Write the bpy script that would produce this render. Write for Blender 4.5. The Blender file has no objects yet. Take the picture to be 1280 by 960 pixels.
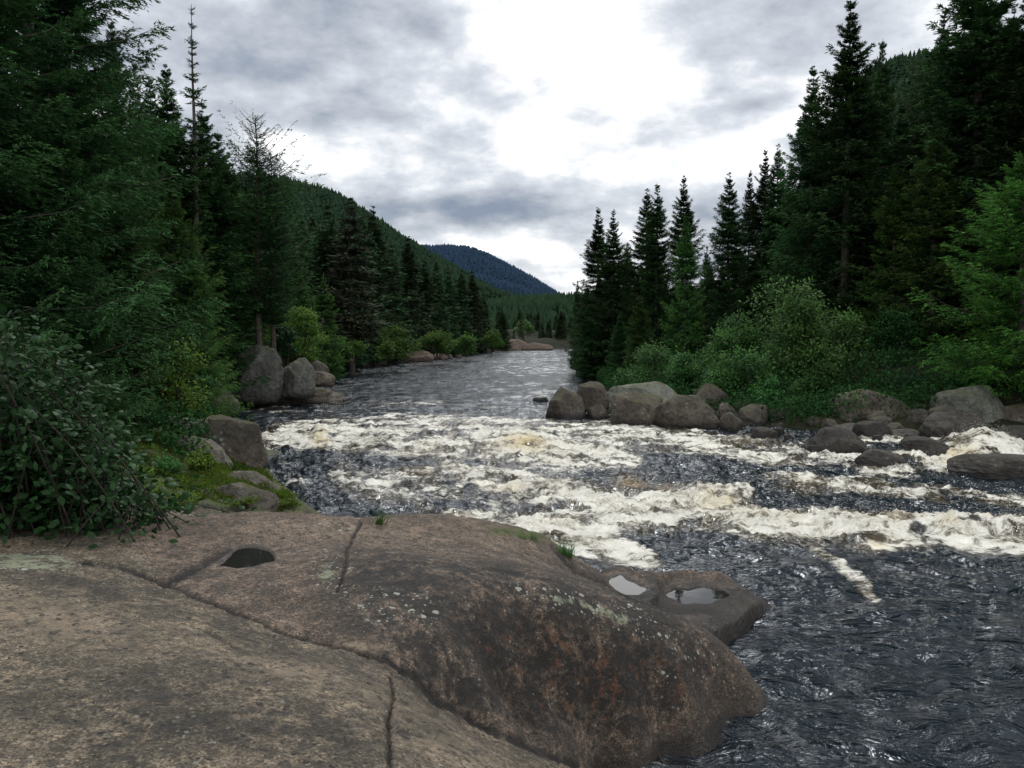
import bpy, math, random
import numpy as np
from mathutils import Vector
PI = math.pi
random.seed(7)
RNG = np.random.default_rng(11)
SC = bpy.context.scene
COL = SC.collection
F = 1050.0
CZ = 3.4
TH = math.atan(60 / F)
CT, ST = math.cos(TH), math.sin(TH)

# ------------------------------------------------------------------ camera maths
def ray(px, py):
    u = (px - 640) / F; v = (480 - py) / F
    return u, CT + ST * v, -ST + CT * v
def P(px, py, z):                       # point of a photo ray on the level z
    x, y, d = ray(px, py)
    t = (z - CZ) / d
    return np.array([x * t, y * t, z])
def at(px, py, Y):                      # point of a photo ray at the distance Y
    x, y, d = ray(px, py)
    t = Y / y
    return np.array([x * t, Y, CZ + d * t])
def proj(x, y, z):
    zz = z - CZ
    fw = y * CT - zz * ST; up = y * ST + zz * CT
    fw = np.maximum(fw, 1e-3)
    return 640 + F * x / fw, 480 - F * up / fw
def sstep(a, b, x):
    t = np.clip((x - a) / (b - a), 0, 1)
    return t * t * (3 - 2 * t)
def W(Y):                               # level of the river
    return 0.7 * sstep(10.0, 25.0, np.asarray(Y, float))
def PW(px, py, dz=0.0):                 # photo ray meets the river
    z = 0.3
    for _ in range(30):
        p = P(px, py, z); z = 0.5 * z + 0.5 * float(W(p[1]) + dz)
    return P(px, py, z)

# ------------------------------------------------------------------ noise
def _hash(ix, iy, s):
    h = (ix.astype(np.int64) * 374761393 + iy.astype(np.int64) * 668265263 + s * 1442695041) & 0x7fffffff
    h = ((h ^ (h >> 13)) * 1274126177) & 0x7fffffff
    return (h ^ (h >> 16)) & 0x7fffffff
def pn(x, y, s=0):
    x = np.asarray(x, float); y = np.asarray(y, float)
    ix = np.floor(x); iy = np.floor(y); fx = x - ix; fy = y - iy
    u = fx * fx * fx * (fx * (fx * 6 - 15) + 10); v = fy * fy * fy * (fy * (fy * 6 - 15) + 10)
    def g(dx, dy):
        a = _hash(ix + dx, iy + dy, s) * (2 * PI / 0x7fffffff)
        return np.cos(a) * (fx - dx) + np.sin(a) * (fy - dy)
    return 1.5 * ((g(0, 0) * (1 - u) + g(1, 0) * u) * (1 - v) + (g(0, 1) * (1 - u) + g(1, 1) * u) * v)
def fbm(x, y, o=4, s=0, gain=0.5):
    a = 1.0; r = 0; t = 0
    for i in range(o):
        r = r + a * pn(x, y, s + i * 17); t += a; a *= gain
        x = x * 2.03 + 3.1; y = y * 2.03 + 1.7
    return r / t
def ridged(x, y, o=3, s=0):
    a = 1.0; r = 0; t = 0
    for i in range(o):
        r = r + a * (1 - np.abs(pn(x, y, s + i * 13)) * 1.6); t += a; a *= 0.5
        x = x * 2.1 + 5.3; y = y * 2.1 + 2.9
    return r / t
def polydist(px, py, pts):              # distance to a polyline + position along it
    best = np.full(px.shape, 1e9); bw = np.zeros(px.shape)
    n = len(pts)
    for i in range(n - 1):
        ax, ay = pts[i][0], pts[i][1]; bx, by = pts[i + 1][0], pts[i + 1][1]
        dx, dy = bx - ax, by - ay
        t = np.clip(((px - ax) * dx + (py - ay) * dy) / (dx * dx + dy * dy + 1e-9), 0, 1)
        d = np.hypot(px - ax - t * dx, py - ay - t * dy)
        w = (pts[i][2] * (1 - t) + pts[i + 1][2] * t) if len(pts[i]) > 2 else np.ones_like(t)
        r = d / w
        m = r < best
        best = np.where(m, r, best)
    return best
def inpoly(px, py, poly):
    ins = np.zeros(px.shape, bool); n = len(poly)
    for i in range(n):
        x1, y1 = poly[i]; x2, y2 = poly[(i + 1) % n]
        c = ((y1 > py) != (y2 > py)) & (px < (x2 - x1) * (py - y1) / ((y2 - y1) + 1e-12) + x1)
        ins ^= c
    return ins

# ------------------------------------------------------------------ mesh helpers
def mesh_np(name, V, Fc, mat=None, smooth=False, attrs=None):
    """Fc: (n,3) or (n,4) array"""
    V = np.ascontiguousarray(V, np.float32); Fc = np.ascontiguousarray(Fc, np.int32)
    me = bpy.data.meshes.new(name)
    k = Fc.shape[1]; n = len(Fc)
    me.vertices.add(len(V)); me.vertices.foreach_set('co', V.ravel())
    me.loops.add(n * k); me.loops.foreach_set('vertex_index', Fc.ravel())
    me.polygons.add(n)
    me.polygons.foreach_set('loop_start', np.arange(0, n * k, k, dtype=np.int32))
    me.polygons.foreach_set('loop_total', np.full(n, k, np.int32))
    if smooth: me.polygons.foreach_set('use_smooth', np.ones(n, bool))
    me.update(calc_edges=True)
    for a, v in (attrs or {}).items():
        at_ = me.attributes.new(a, 'FLOAT', 'POINT')
        at_.data.foreach_set('value', np.ascontiguousarray(v, np.float32).ravel())
    if mat: me.materials.append(mat)
    return me
def link(name, me, parent=None, loc=None):
    o = bpy.data.objects.new(name, me); COL.objects.link(o)
    if parent: o.parent = parent
    if loc is not None: o.location = loc
    return o
def tag(o, label=None, cat=None, group=None, kind=None):
    if label: o['label'] = label
    if cat: o['category'] = cat
    if group: o['group'] = group
    if kind: o['kind'] = kind
    return o
def thing(name, loc, label, cat, group=None, rz=0, sc=(1, 1, 1), rot=None):
    o = bpy.data.objects.new(name, None); COL.objects.link(o)
    o.empty_display_size = 0.2
    o.location = loc; o.rotation_euler = rot if rot else (0, 0, rz); o.scale = sc
    return tag(o, label, cat, group)
def grid_faces(nr, nc):
    i = np.arange(nr * nc).reshape(nr, nc)
    return np.stack([i[:-1, :-1], i[:-1, 1:], i[1:, 1:], i[1:, :-1]], -1).reshape(-1, 4)
class MB:
    def __init__(s): s.V = []; s.F = []; s.n = 0
    def add(s, V, Fc):
        s.V.append(np.asarray(V, float)); s.F.append(np.asarray(Fc) + s.n); s.n += len(V)
    def tube(s, pts, rad, k=6):
        pts = np.asarray(pts, float); n = len(pts)
        T = np.gradient(pts, axis=0); T /= np.linalg.norm(T, axis=1)[:, None] + 1e-9
        ref = np.array([0.31, 0.17, 0.93]) if abs(T[0][2]) < 0.8 else np.array([0.9, 0.3, 0.1])
        A = np.cross(T, ref); A /= np.linalg.norm(A, axis=1)[:, None] + 1e-9
        B = np.cross(T, A)
        th = np.arange(k) * 2 * PI / k
        R = np.asarray(rad, float)[:, None, None]
        V = pts[:, None, :] + R * (A[:, None, :] * np.cos(th)[None, :, None] + B[:, None, :] * np.sin(th)[None, :, None])
        i = np.arange(n * k).reshape(n, k); j = np.roll(i, -1, axis=1)
        s.add(V.reshape(-1, 3), np.stack([i[:-1], j[:-1], j[1:], i[1:]], -1).reshape(-1, 4))
    def mesh(s, name, mat, smooth=True, attrs=None):
        return mesh_np(name, np.concatenate(s.V), np.concatenate(s.F), mat, smooth, attrs)

# ------------------------------------------------------------------ node helper
class NT:
    def __init__(s, tree): s.t = tree; tree.nodes.clear()
    def n(s, typ, **kw):
        nd = s.t.nodes.new(typ)
        ins = kw.pop('ins', {})
        for k, v in kw.items(): setattr(nd, k, v)
        for k, v in ins.items():
            if isinstance(v, bpy.types.NodeSocket): s.t.links.new(v, nd.inputs[k])
            else: nd.inputs[k].default_value = v
        return nd
    def l(s, a, b): s.t.links.new(a, b)
    def m(s, op, a, b=None, c=None, clamp=False):
        d = {0: a}
        if b is not None: d[1] = b
        if c is not None: d[2] = c
        return s.n('ShaderNodeMath', operation=op, use_clamp=clamp, ins=d).outputs[0]
    def mr(s, v, a, b, c=0.0, d=1.0, smooth=True):
        return s.n('ShaderNodeMapRange', interpolation_type='SMOOTHSTEP' if smooth else 'LINEAR', ins={0: v, 1: a, 2: b, 3: c, 4: d}).outputs[0]
    def mix(s, f, a, b):
        nd = s.n('ShaderNodeMix', data_type='RGBA')
        for k, v in ((0, f), (6, a), (7, b)):
            if isinstance(v, bpy.types.NodeSocket): s.l(v, nd.inputs[k])
            else: nd.inputs[k].default_value = v if not isinstance(v, tuple) or len(v) == 4 else (*v, 1)
        return nd.outputs[2]
    def noise(s, vec, scale, detail=4, rough=0.55, dist=0.0):
        return s.n('ShaderNodeTexNoise', ins={'Vector': vec, 'Scale': scale, 'Detail': detail, 'Roughness': rough, 'Distortion': dist}).outputs[0]
    def vor(s, vec, scale, feature='F1', rnd=1.0):
        return s.n('ShaderNodeTexVoronoi', feature=feature, ins={'Vector': vec, 'Scale': scale, 'Randomness': rnd})
    def attr(s, name): return s.n('ShaderNodeAttribute', attribute_name=name).outputs['Fac']
    def bump(s, h, strength, dist, normal=None):
        d = {'Height': h, 'Strength': strength, 'Distance': dist}
        if normal is not None: d['Normal'] = normal
        return s.n('ShaderNodeBump', ins=d).outputs[0]
def mat(name):
    m = bpy.data.materials.new(name); m.use_nodes = True
    nt = NT(m.node_tree)
    out = nt.n('ShaderNodeOutputMaterial')
    return m, nt, out
def c4(t): return (*t, 1)

# ------------------------------------------------------------------ materials
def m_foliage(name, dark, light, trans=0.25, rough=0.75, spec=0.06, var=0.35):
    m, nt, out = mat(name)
    a = nt.attr('tip')  # paler ends, plus shade painted inside boughs and leaf lumps
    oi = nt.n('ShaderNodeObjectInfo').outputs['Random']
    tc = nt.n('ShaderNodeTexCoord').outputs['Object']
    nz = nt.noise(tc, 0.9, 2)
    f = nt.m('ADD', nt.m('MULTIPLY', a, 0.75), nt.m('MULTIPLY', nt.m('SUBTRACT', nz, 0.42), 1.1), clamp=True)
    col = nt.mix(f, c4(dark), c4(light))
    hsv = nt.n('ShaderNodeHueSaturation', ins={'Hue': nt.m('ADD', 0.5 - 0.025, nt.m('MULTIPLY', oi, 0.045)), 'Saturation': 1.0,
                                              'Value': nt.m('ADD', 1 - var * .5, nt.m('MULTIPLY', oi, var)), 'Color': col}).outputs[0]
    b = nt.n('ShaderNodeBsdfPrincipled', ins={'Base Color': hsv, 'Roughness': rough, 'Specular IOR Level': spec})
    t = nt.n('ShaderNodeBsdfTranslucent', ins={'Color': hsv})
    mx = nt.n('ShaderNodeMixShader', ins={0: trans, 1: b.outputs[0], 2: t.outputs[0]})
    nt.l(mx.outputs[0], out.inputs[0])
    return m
def m_bark(name, c1, c2):
    m, nt, out = mat(name)
    tc = nt.n('ShaderNodeTexCoord').outputs['Object']
    mp = nt.n('ShaderNodeMapping', ins={0: tc, 3: (6, 6, 1.2)}).outputs[0]
    nz = nt.noise(mp, 3, 5, 0.65)
    col = nt.mix(nt.mr(nz, .35, .65), c4(c1), c4(c2))
    b = nt.n('ShaderNodeBsdfPrincipled', ins={'Base Color': col, 'Roughness': 0.9, 'Normal': nt.bump(nz, 0.6, 0.03)})
    nt.l(b.outputs[0], out.inputs[0]); return m
def m_rock(name, c1, c2, moss=0.0, wet=0.25, lich=0.25):
    m, nt, out = mat(name)
    geo = nt.n('ShaderNodeNewGeometry'); pos = geo.outputs['Position']
    tc = nt.n('ShaderNodeTexCoord').outputs['Object']
    oi = nt.n('ShaderNodeObjectInfo').outputs['Random']
    n1 = nt.noise(tc, 1.6, 6, 0.6); n2 = nt.noise(tc, 9, 5, 0.7); n3 = nt.noise(tc, 45, 3, 0.6)
    col = nt.mix(nt.mr(n1, .3, .7), c4(c1), c4(c2))
    col = nt.mix(nt.m('MULTIPLY', nt.mr(n2, .55, .35), 0.65), col, c4(tuple(x * .35 for x in c1)))
    col = nt.mix(nt.m('MULTIPLY', nt.mr(n3, .55, .75), 0.5), col, c4(tuple(x * 1.7 for x in c2)))
    # pale lichen spots
    v = nt.vor(tc, 7).outputs['Distance']
    nl = nt.noise(tc, 2.3, 3)
    lf = nt.m('MULTIPLY', nt.m('MULTIPLY', nt.mr(v, .28, .2), nt.mr(nl, .5, .62)), lich, clamp=True)
    col = nt.mix(lf, col, (0.34, 0.36, 0.31, 1))
    nzv = nt.n('ShaderNodeSeparateXYZ', ins={0: geo.outputs['Normal']}).outputs[2]
    mo = nt.m('MULTIPLY', nt.m('MULTIPLY', nt.mr(nzv, .4, .85), nt.mr(nt.noise(tc, 2.8, 5, .65), .42, .6)), moss)
    col = nt.mix(mo, col, (0.075, 0.085, 0.018, 1))
    wl = nt.attr('wet')
    col = nt.mix(nt.m('MULTIPLY', wl, 0.75), col, c4(tuple(x * .16 for x in c1)))
    hsv = nt.n('ShaderNodeHueSaturation', ins={'Value': nt.m('ADD', .78, nt.m('MULTIPLY', oi, .4)), 'Color': col}).outputs[0]
    rg = nt.m('SUBTRACT', 0.85, nt.m('MULTIPLY', wl, 0.6))
    hgt = nt.m('ADD', nt.m('MULTIPLY', n2, .7), nt.m('MULTIPLY', n3, .25))
    b = nt.n('ShaderNodeBsdfPrincipled', ins={'Base Color': hsv, 'Roughness': rg, 'Specular IOR Level': .35, 'Normal': nt.bump(hgt, 1.0, 0.09)})
    nt.l(b.outputs[0], out.inputs[0]); return m

def m_bedrock():
    m, nt, out = mat('bedrock')
    geo = nt.n('ShaderNodeNewGeometry'); pos = geo.outputs['Position']
    A = {k: nt.attr(k) for k in ('dome', 'dark', 'lichen', 'moss', 'crack', 'wet', 'pale', 'orange')}
    n0 = nt.noise(pos, 0.8, 4, 0.6); n1 = nt.noise(pos, 3.2, 6, 0.65); n2 = nt.noise(pos, 14, 6, 0.7); n3 = nt.noise(pos, 70, 4, 0.65)
    n4 = nt.noise(pos, 5.5, 8, 0.75, 0.4)
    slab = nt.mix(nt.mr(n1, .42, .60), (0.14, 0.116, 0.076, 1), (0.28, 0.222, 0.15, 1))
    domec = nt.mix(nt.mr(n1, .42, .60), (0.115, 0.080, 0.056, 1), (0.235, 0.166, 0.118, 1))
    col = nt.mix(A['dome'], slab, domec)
    col = nt.mix(nt.m('MULTIPLY', nt.mr(n0, .45, .7), .5), col, (0.26, 0.2, 0.15, 1))
    # crystalline grain
    col = nt.mix(nt.m('MULTIPLY', nt.mr(n3, .50, .40), .7), col, (0.035, 0.03, 0.026, 1))
    col = nt.mix(nt.m('MULTIPLY', nt.mr(n3, .54, .64), .5), col, (0.42, 0.36, 0.30, 1))
    vg = nt.vor(pos, 46); vg2 = nt.vor(pos, 120)
    gr = nt.n('ShaderNodeSeparateColor', ins={0: vg.outputs['Color']}).outputs[0]; gr2 = nt.n('ShaderNodeSeparateColor', ins={0: vg2.outputs['Color']}).outputs[0]
    grain = nt.m('ADD', nt.m('MULTIPLY', gr, .55), nt.m('MULTIPLY', gr2, .45))
    col = nt.n('ShaderNodeHueSaturation', ins={'Value': nt.mr(grain, .15, .85, .45, 1.65, smooth=False), 'Color': col}).outputs[0]
    # dark mottles; the dark mask adds painted shade on the dome face
    col = nt.mix(nt.m('MULTIPLY', nt.mr(n2, .49, .40), .62), col, (0.045, 0.04, 0.034, 1))
    col = nt.mix(nt.m('MULTIPLY', nt.mr(n4, .52, .44), .45), col, (0.06, 0.055, 0.045, 1))
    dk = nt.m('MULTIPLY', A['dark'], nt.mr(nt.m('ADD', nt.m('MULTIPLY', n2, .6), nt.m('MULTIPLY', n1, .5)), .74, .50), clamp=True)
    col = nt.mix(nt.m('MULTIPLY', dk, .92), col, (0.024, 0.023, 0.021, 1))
    og = nt.m('MULTIPLY', A['orange'], nt.mr(nt.noise(pos, 10, 5, .75), .52, .64))
    col = nt.mix(nt.m('MULTIPLY', og, .7), col, (0.19, 0.085, 0.045, 1))
    col = nt.mix(nt.m('MULTIPLY', A['pale'], nt.mr(n2, .35, .6)), col, (0.34, 0.27, 0.19, 1))
    # white lichen specks: cells of two sizes
    def specks(sc, r, lo, hi):
        wv = nt.n('ShaderNodeVectorMath', operation='ADD', ins={0: pos}).outputs[0]
        vd = nt.n('ShaderNodeVectorMath', operation='ADD', ins={0: pos, 1: nt.n('ShaderNodeVectorMath', operation='SCALE', ins={0: nt.n('ShaderNodeTexNoise', ins={'Vector': pos, 'Scale': sc * 2.5}).outputs['Color'], 'Scale': .5 / sc}).outputs[0]}).outputs[0]
        v = nt.vor(vd, sc)
        sel = nt.n('ShaderNodeSeparateColor', ins={0: v.outputs['Color']}).outputs[0]
        size = nt.mr(sel, lo, hi, 0, r, smooth=False)
        return nt.m('LESS_THAN', v.outputs['Distance'], size)
    sp = nt.m('MAXIMUM', specks(13, .34, .45, 1), specks(30, .36, .35, 1))
    sp = nt.m('MAXIMUM', nt.m('MULTIPLY', sp, nt.mr(nt.m('ADD', A['lichen'], nt.m('MULTIPLY', n1, .5)), .45, .82)), nt.m('MULTIPLY', specks(22, .3, .8, 1), .45))
    col = nt.mix(nt.m('MULTIPLY', sp, .8), col, (0.46, 0.47, 0.40, 1))
    crust = nt.m('MULTIPLY', nt.mr(nt.m('ADD', A['lichen'], nt.m('MULTIPLY', n2, .8)), 1.25, 1.45), nt.mr(n4, .45, .52))
    col = nt.mix(nt.m('MULTIPLY', crust, .75), col, (0.30, 0.34, 0.23, 1))
    # dark pits
    pit = nt.m('MAXIMUM', nt.m('MULTIPLY', specks(17, .36, .5, 1), nt.mr(n1, .40, .52)), nt.m('MULTIPLY', specks(38, .36, .5, 1), nt.mr(n4, .55, .45)))
    col = nt.mix(nt.m('MULTIPLY', pit, .8), col, (0.02, 0.018, 0.016, 1))
    mo = nt.m('MULTIPLY', nt.mr(A['moss'], 0, .7), nt.mr(nt.m('ADD', n4, nt.m('MULTIPLY', n1, .35)), .57, .68), clamp=True)
    mcol = nt.mix(nt.mr(n2, .35, .65), (0.035, 0.05, 0.012, 1), (0.095, 0.13, 0.025, 1))
    col = nt.mix(mo, col, mcol)
    cr = nt.m('MULTIPLY', A['crack'], .93, clamp=True)
    col = nt.mix(cr, col, (0.012, 0.011, 0.01, 1))
    wt = A['wet']
    col = nt.mix(nt.m('MULTIPLY', wt, .8), col, (0.02, 0.018, 0.016, 1))
    rg = nt.m('SUBTRACT', .82, nt.m('MULTIPLY', wt, .62))
    h = nt.m('ADD', nt.m('MULTIPLY', n2, 1.0), nt.m('ADD', nt.m('MULTIPLY', n3, .3), nt.m('MULTIPLY', pit, -.25)))
    h = nt.m('ADD', h, nt.m('ADD', nt.m('MULTIPLY', sp, .08), nt.m('MULTIPLY', grain, .16)))
    b = nt.n('ShaderNodeBsdfPrincipled', ins={'Base Color': col, 'Roughness': rg, 'Specular IOR Level': .4, 'Normal': nt.bump(h, 1.0, 0.04)})
    nt.l(b.outputs[0], out.inputs[0]); return m

def m_water():
    m, nt, out = mat('river_water')
    pos = nt.n('ShaderNodeNewGeometry').outputs['Position']
    foam = nt.attr('foam'); tan = nt.attr('tan'); calm = nt.attr('calm')
    wp = nt.n('ShaderNodeTexNoise', ins={'Vector': pos, 'Scale': 1.3, 'Detail': 2.0}).outputs['Color']
    wpo = nt.n('ShaderNodeVectorMath', operation='ADD', ins={0: pos, 1: nt.n('ShaderNodeVectorMath', operation='SCALE', ins={0: wp, 'Scale': 0.8}).outputs[0]}).outputs[0]
    mp = nt.n('ShaderNodeMapping', ins={0: wpo, 2: (0, 0, .25), 3: (.8, 2.4, 1)}).outputs[0]
    r1 = nt.noise(mp, 2.6, 4, .6); r2 = nt.noise(mp, 9, 4, .6, .5); r3 = nt.noise(wpo, 34, 3, .6)
    # foam lace
    l1 = nt.noise(wpo, 5.5, 6, .72, .6); l2 = nt.noise(mp, 17, 5, .7, .4)
    lace = nt.m('ADD', nt.m('MULTIPLY', l1, .72), nt.m('MULTIPLY', l2, .28))
    l0 = nt.noise(nt.n('ShaderNodeMapping', ins={0: wpo, 2: (0, 0, -.6), 3: (.65, 1.7, 1)}).outputs[0], 1.0, 6, .65, .8)
    lf = nt.mr(nt.m('ADD', foam, nt.m('ADD', nt.m('MULTIPLY', nt.m('SUBTRACT', lace, .5), 2.0), nt.m('MULTIPLY', nt.m('SUBTRACT', l0, .5), 2.6))), .42, .92)
    lf = nt.m('MULTIPLY', lf, nt.mr(foam, .02, .18))
    shade = nt.mr(nt.m('ADD', nt.m('MULTIPLY', l0, .5), nt.m('ADD', nt.m('MULTIPLY', l1, .35), nt.m('MULTIPLY', l2, .25))), .43, .60)
    wc = nt.mix(tan, (0.007, 0.012, 0.018, 1), (0.20, 0.125, 0.035, 1))
    wc = nt.mix(nt.m('MULTIPLY', nt.mr(foam, .1, .7), .8), wc, (0.075, 0.055, 0.022, 1))
    fcol = nt.mix(shade, nt.mix(tan, (0.30, 0.26, 0.16, 1), (0.36, 0.27, 0.11, 1)), nt.mix(tan, (0.88, 0.86, 0.77, 1), (0.74, 0.62, 0.36, 1)))  # painted foam shadows: tan tones where shade is low
    h = nt.m('ADD', nt.m('MULTIPLY', r1, 1.0), nt.m('ADD', nt.m('MULTIPLY', r2, .11), nt.m('MULTIPLY', r3, .006)))
    h = nt.m('MULTIPLY', h, calm)
    st = nt.noise(nt.n('ShaderNodeMapping', ins={0: wpo, 3: (.35, 1.1, 1)}).outputs[0], .8, 5, .6)
    bw = nt.bump(st, 1.0, .6)
    bw = nt.bump(h, 1.0, 0.18, bw)
    water = nt.n('ShaderNodeBsdfPrincipled', ins={'Base Color': wc, 'Roughness': .09, 'IOR': 1.42, 'Specular IOR Level': .5, 'Specular Tint': (.82, .92, 1.0, 1), 'Normal': bw})
    bf = nt.bump(nt.m('ADD', nt.m('MULTIPLY', l1, 1.0), nt.m('MULTIPLY', l2, .5)), 1.0, .06)
    fo = nt.n('ShaderNodeBsdfPrincipled', ins={'Base Color': fcol, 'Roughness': .55, 'Specular IOR Level': .3, 'Normal': bf, 'Subsurface Weight': 0.0})
    mx = nt.n('ShaderNodeMixShader', ins={0: lf, 1: water.outputs[0], 2: fo.outputs[0]})
    nt.l(mx.outputs[0], out.inputs[0]); return m
def m_simple(name, col, rough=.8, spec=.3):
    m, nt, out = mat(name)
    tc = nt.n('ShaderNodeTexCoord').outputs['Object']
    nz = nt.noise(tc, 6, 4)
    cc = nt.mix(nt.mr(nz, .3, .7), c4(tuple(x * .6 for x in col)), c4(tuple(min(1, x * 1.3) for x in col)))
    b = nt.n('ShaderNodeBsdfPrincipled', ins={'Base Color': cc, 'Roughness': rough, 'Specular IOR Level': spec})
    nt.l(b.outputs[0], out.inputs[0]); return m
def m_hill(name, c1, c2, sc):
    m, nt, out = mat(name)
    pos = nt.n('ShaderNodeNewGeometry').outputs['Position']
    n1 = nt.noise(pos, sc, 5, .7); n2 = nt.noise(pos, sc * .12, 3)
    col = nt.mix(nt.mr(nt.m('ADD', nt.m('MULTIPLY', n1, .7), nt.m('MULTIPLY', n2, .4)), .4, .7), c4(c1), c4(c2))
    b = nt.n('ShaderNodeBsdfPrincipled', ins={'Base Color': col, 'Roughness': .95, 'Specular IOR Level': .1, 'Normal': nt.bump(n1, 1, 3 / max(sc, .02) * .02)})
    nt.l(b.outputs[0], out.inputs[0]); return m

M = {}
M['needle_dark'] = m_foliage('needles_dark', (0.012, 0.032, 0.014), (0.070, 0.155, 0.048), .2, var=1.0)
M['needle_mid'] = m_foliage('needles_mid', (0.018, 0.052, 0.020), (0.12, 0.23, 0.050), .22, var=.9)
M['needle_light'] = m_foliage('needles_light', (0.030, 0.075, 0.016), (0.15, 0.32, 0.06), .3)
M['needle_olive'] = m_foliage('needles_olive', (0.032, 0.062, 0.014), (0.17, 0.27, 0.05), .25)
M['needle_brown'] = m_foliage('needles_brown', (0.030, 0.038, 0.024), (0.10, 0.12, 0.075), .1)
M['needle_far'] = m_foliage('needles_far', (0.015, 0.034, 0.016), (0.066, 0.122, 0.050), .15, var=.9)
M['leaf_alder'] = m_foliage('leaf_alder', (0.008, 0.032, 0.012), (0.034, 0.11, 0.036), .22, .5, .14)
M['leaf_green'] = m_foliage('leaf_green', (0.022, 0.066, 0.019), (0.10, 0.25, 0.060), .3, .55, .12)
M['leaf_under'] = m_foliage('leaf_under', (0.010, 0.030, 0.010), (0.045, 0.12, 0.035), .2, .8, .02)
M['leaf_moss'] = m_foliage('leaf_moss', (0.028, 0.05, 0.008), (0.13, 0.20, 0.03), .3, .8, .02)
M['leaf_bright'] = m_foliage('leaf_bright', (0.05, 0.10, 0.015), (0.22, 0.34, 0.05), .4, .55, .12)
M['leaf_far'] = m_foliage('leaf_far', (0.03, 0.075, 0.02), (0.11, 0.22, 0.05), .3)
M['bark'] = m_bark('bark', (0.035, 0.028, 0.022), (0.10, 0.085, 0.07))
M['bark_grey'] = m_bark('bark_grey', (0.09, 0.085, 0.075), (0.20, 0.19, 0.17))
M['twig'] = m_simple('twig_wood', (0.035, 0.028, 0.022))
M['rock'] = m_rock('boulder_rock', (0.060, 0.052, 0.043), (0.145, 0.124, 0.102), .5, lich=.4)
M['rock_lichen'] = m_rock('boulder_lichen', (0.11, 0.115, 0.095), (0.19, 0.20, 0.165), .5, lich=.5)
M['rock_stain'] = m_rock('stained_rock', (0.055, 0.050, 0.042), (0.135, 0.112, 0.088), .8, lich=.5)
M['rock_moss'] = m_rock('mossy_rock', (0.12, 0.11, 0.09), (0.22, 0.20, 0.165), 1.0)
M['rock_grey'] = m_rock('cliff_rock', (0.07, 0.072, 0.065), (0.17, 0.17, 0.152), .6, lich=.4)
M['rock_pink'] = m_rock('pink_rock', (0.11, 0.08, 0.066), (0.20, 0.15, 0.125), .3)
M['rock_dark'] = m_rock('wet_rock', (0.045, 0.042, 0.038), (0.085, 0.078, 0.068), .1)
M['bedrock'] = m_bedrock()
M['water'] = m_water()
M['soil'] = m_hill('forest_floor', (0.010, 0.013, 0.008), (0.026, 0.028, 0.014), 1.2)
M['hill_green'] = m_hill('hill_green', (0.012, 0.024, 0.012), (0.03, 0.055, 0.026), .12)
M['hill_haze'] = m_hill('hill_haze', (0.014, 0.030, 0.050), (0.028, 0.050, 0.072), .05)  # distance haze painted into the mountain's base colour
M['spray'] = m_simple('spray_white', (0.72, 0.72, 0.68), .5)
M['litter'] = m_simple('litter_tan', (0.26, 0.19, 0.12), .8)
m, nt, out = mat('puddle_water')
b = nt.n('ShaderNodeBsdfPrincipled', ins={'Base Color': (0.02, 0.02, 0.018, 1), 'Roughness': .015, 'IOR': 1.33})
pos = nt.n('ShaderNodeNewGeometry').outputs['Position']
nt.l(nt.bump(nt.noise(pos, 6, 2), .03, .02), b.inputs['Normal'])
nt.l(b.outputs[0], out.inputs[0]); M['puddle'] = m

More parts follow.
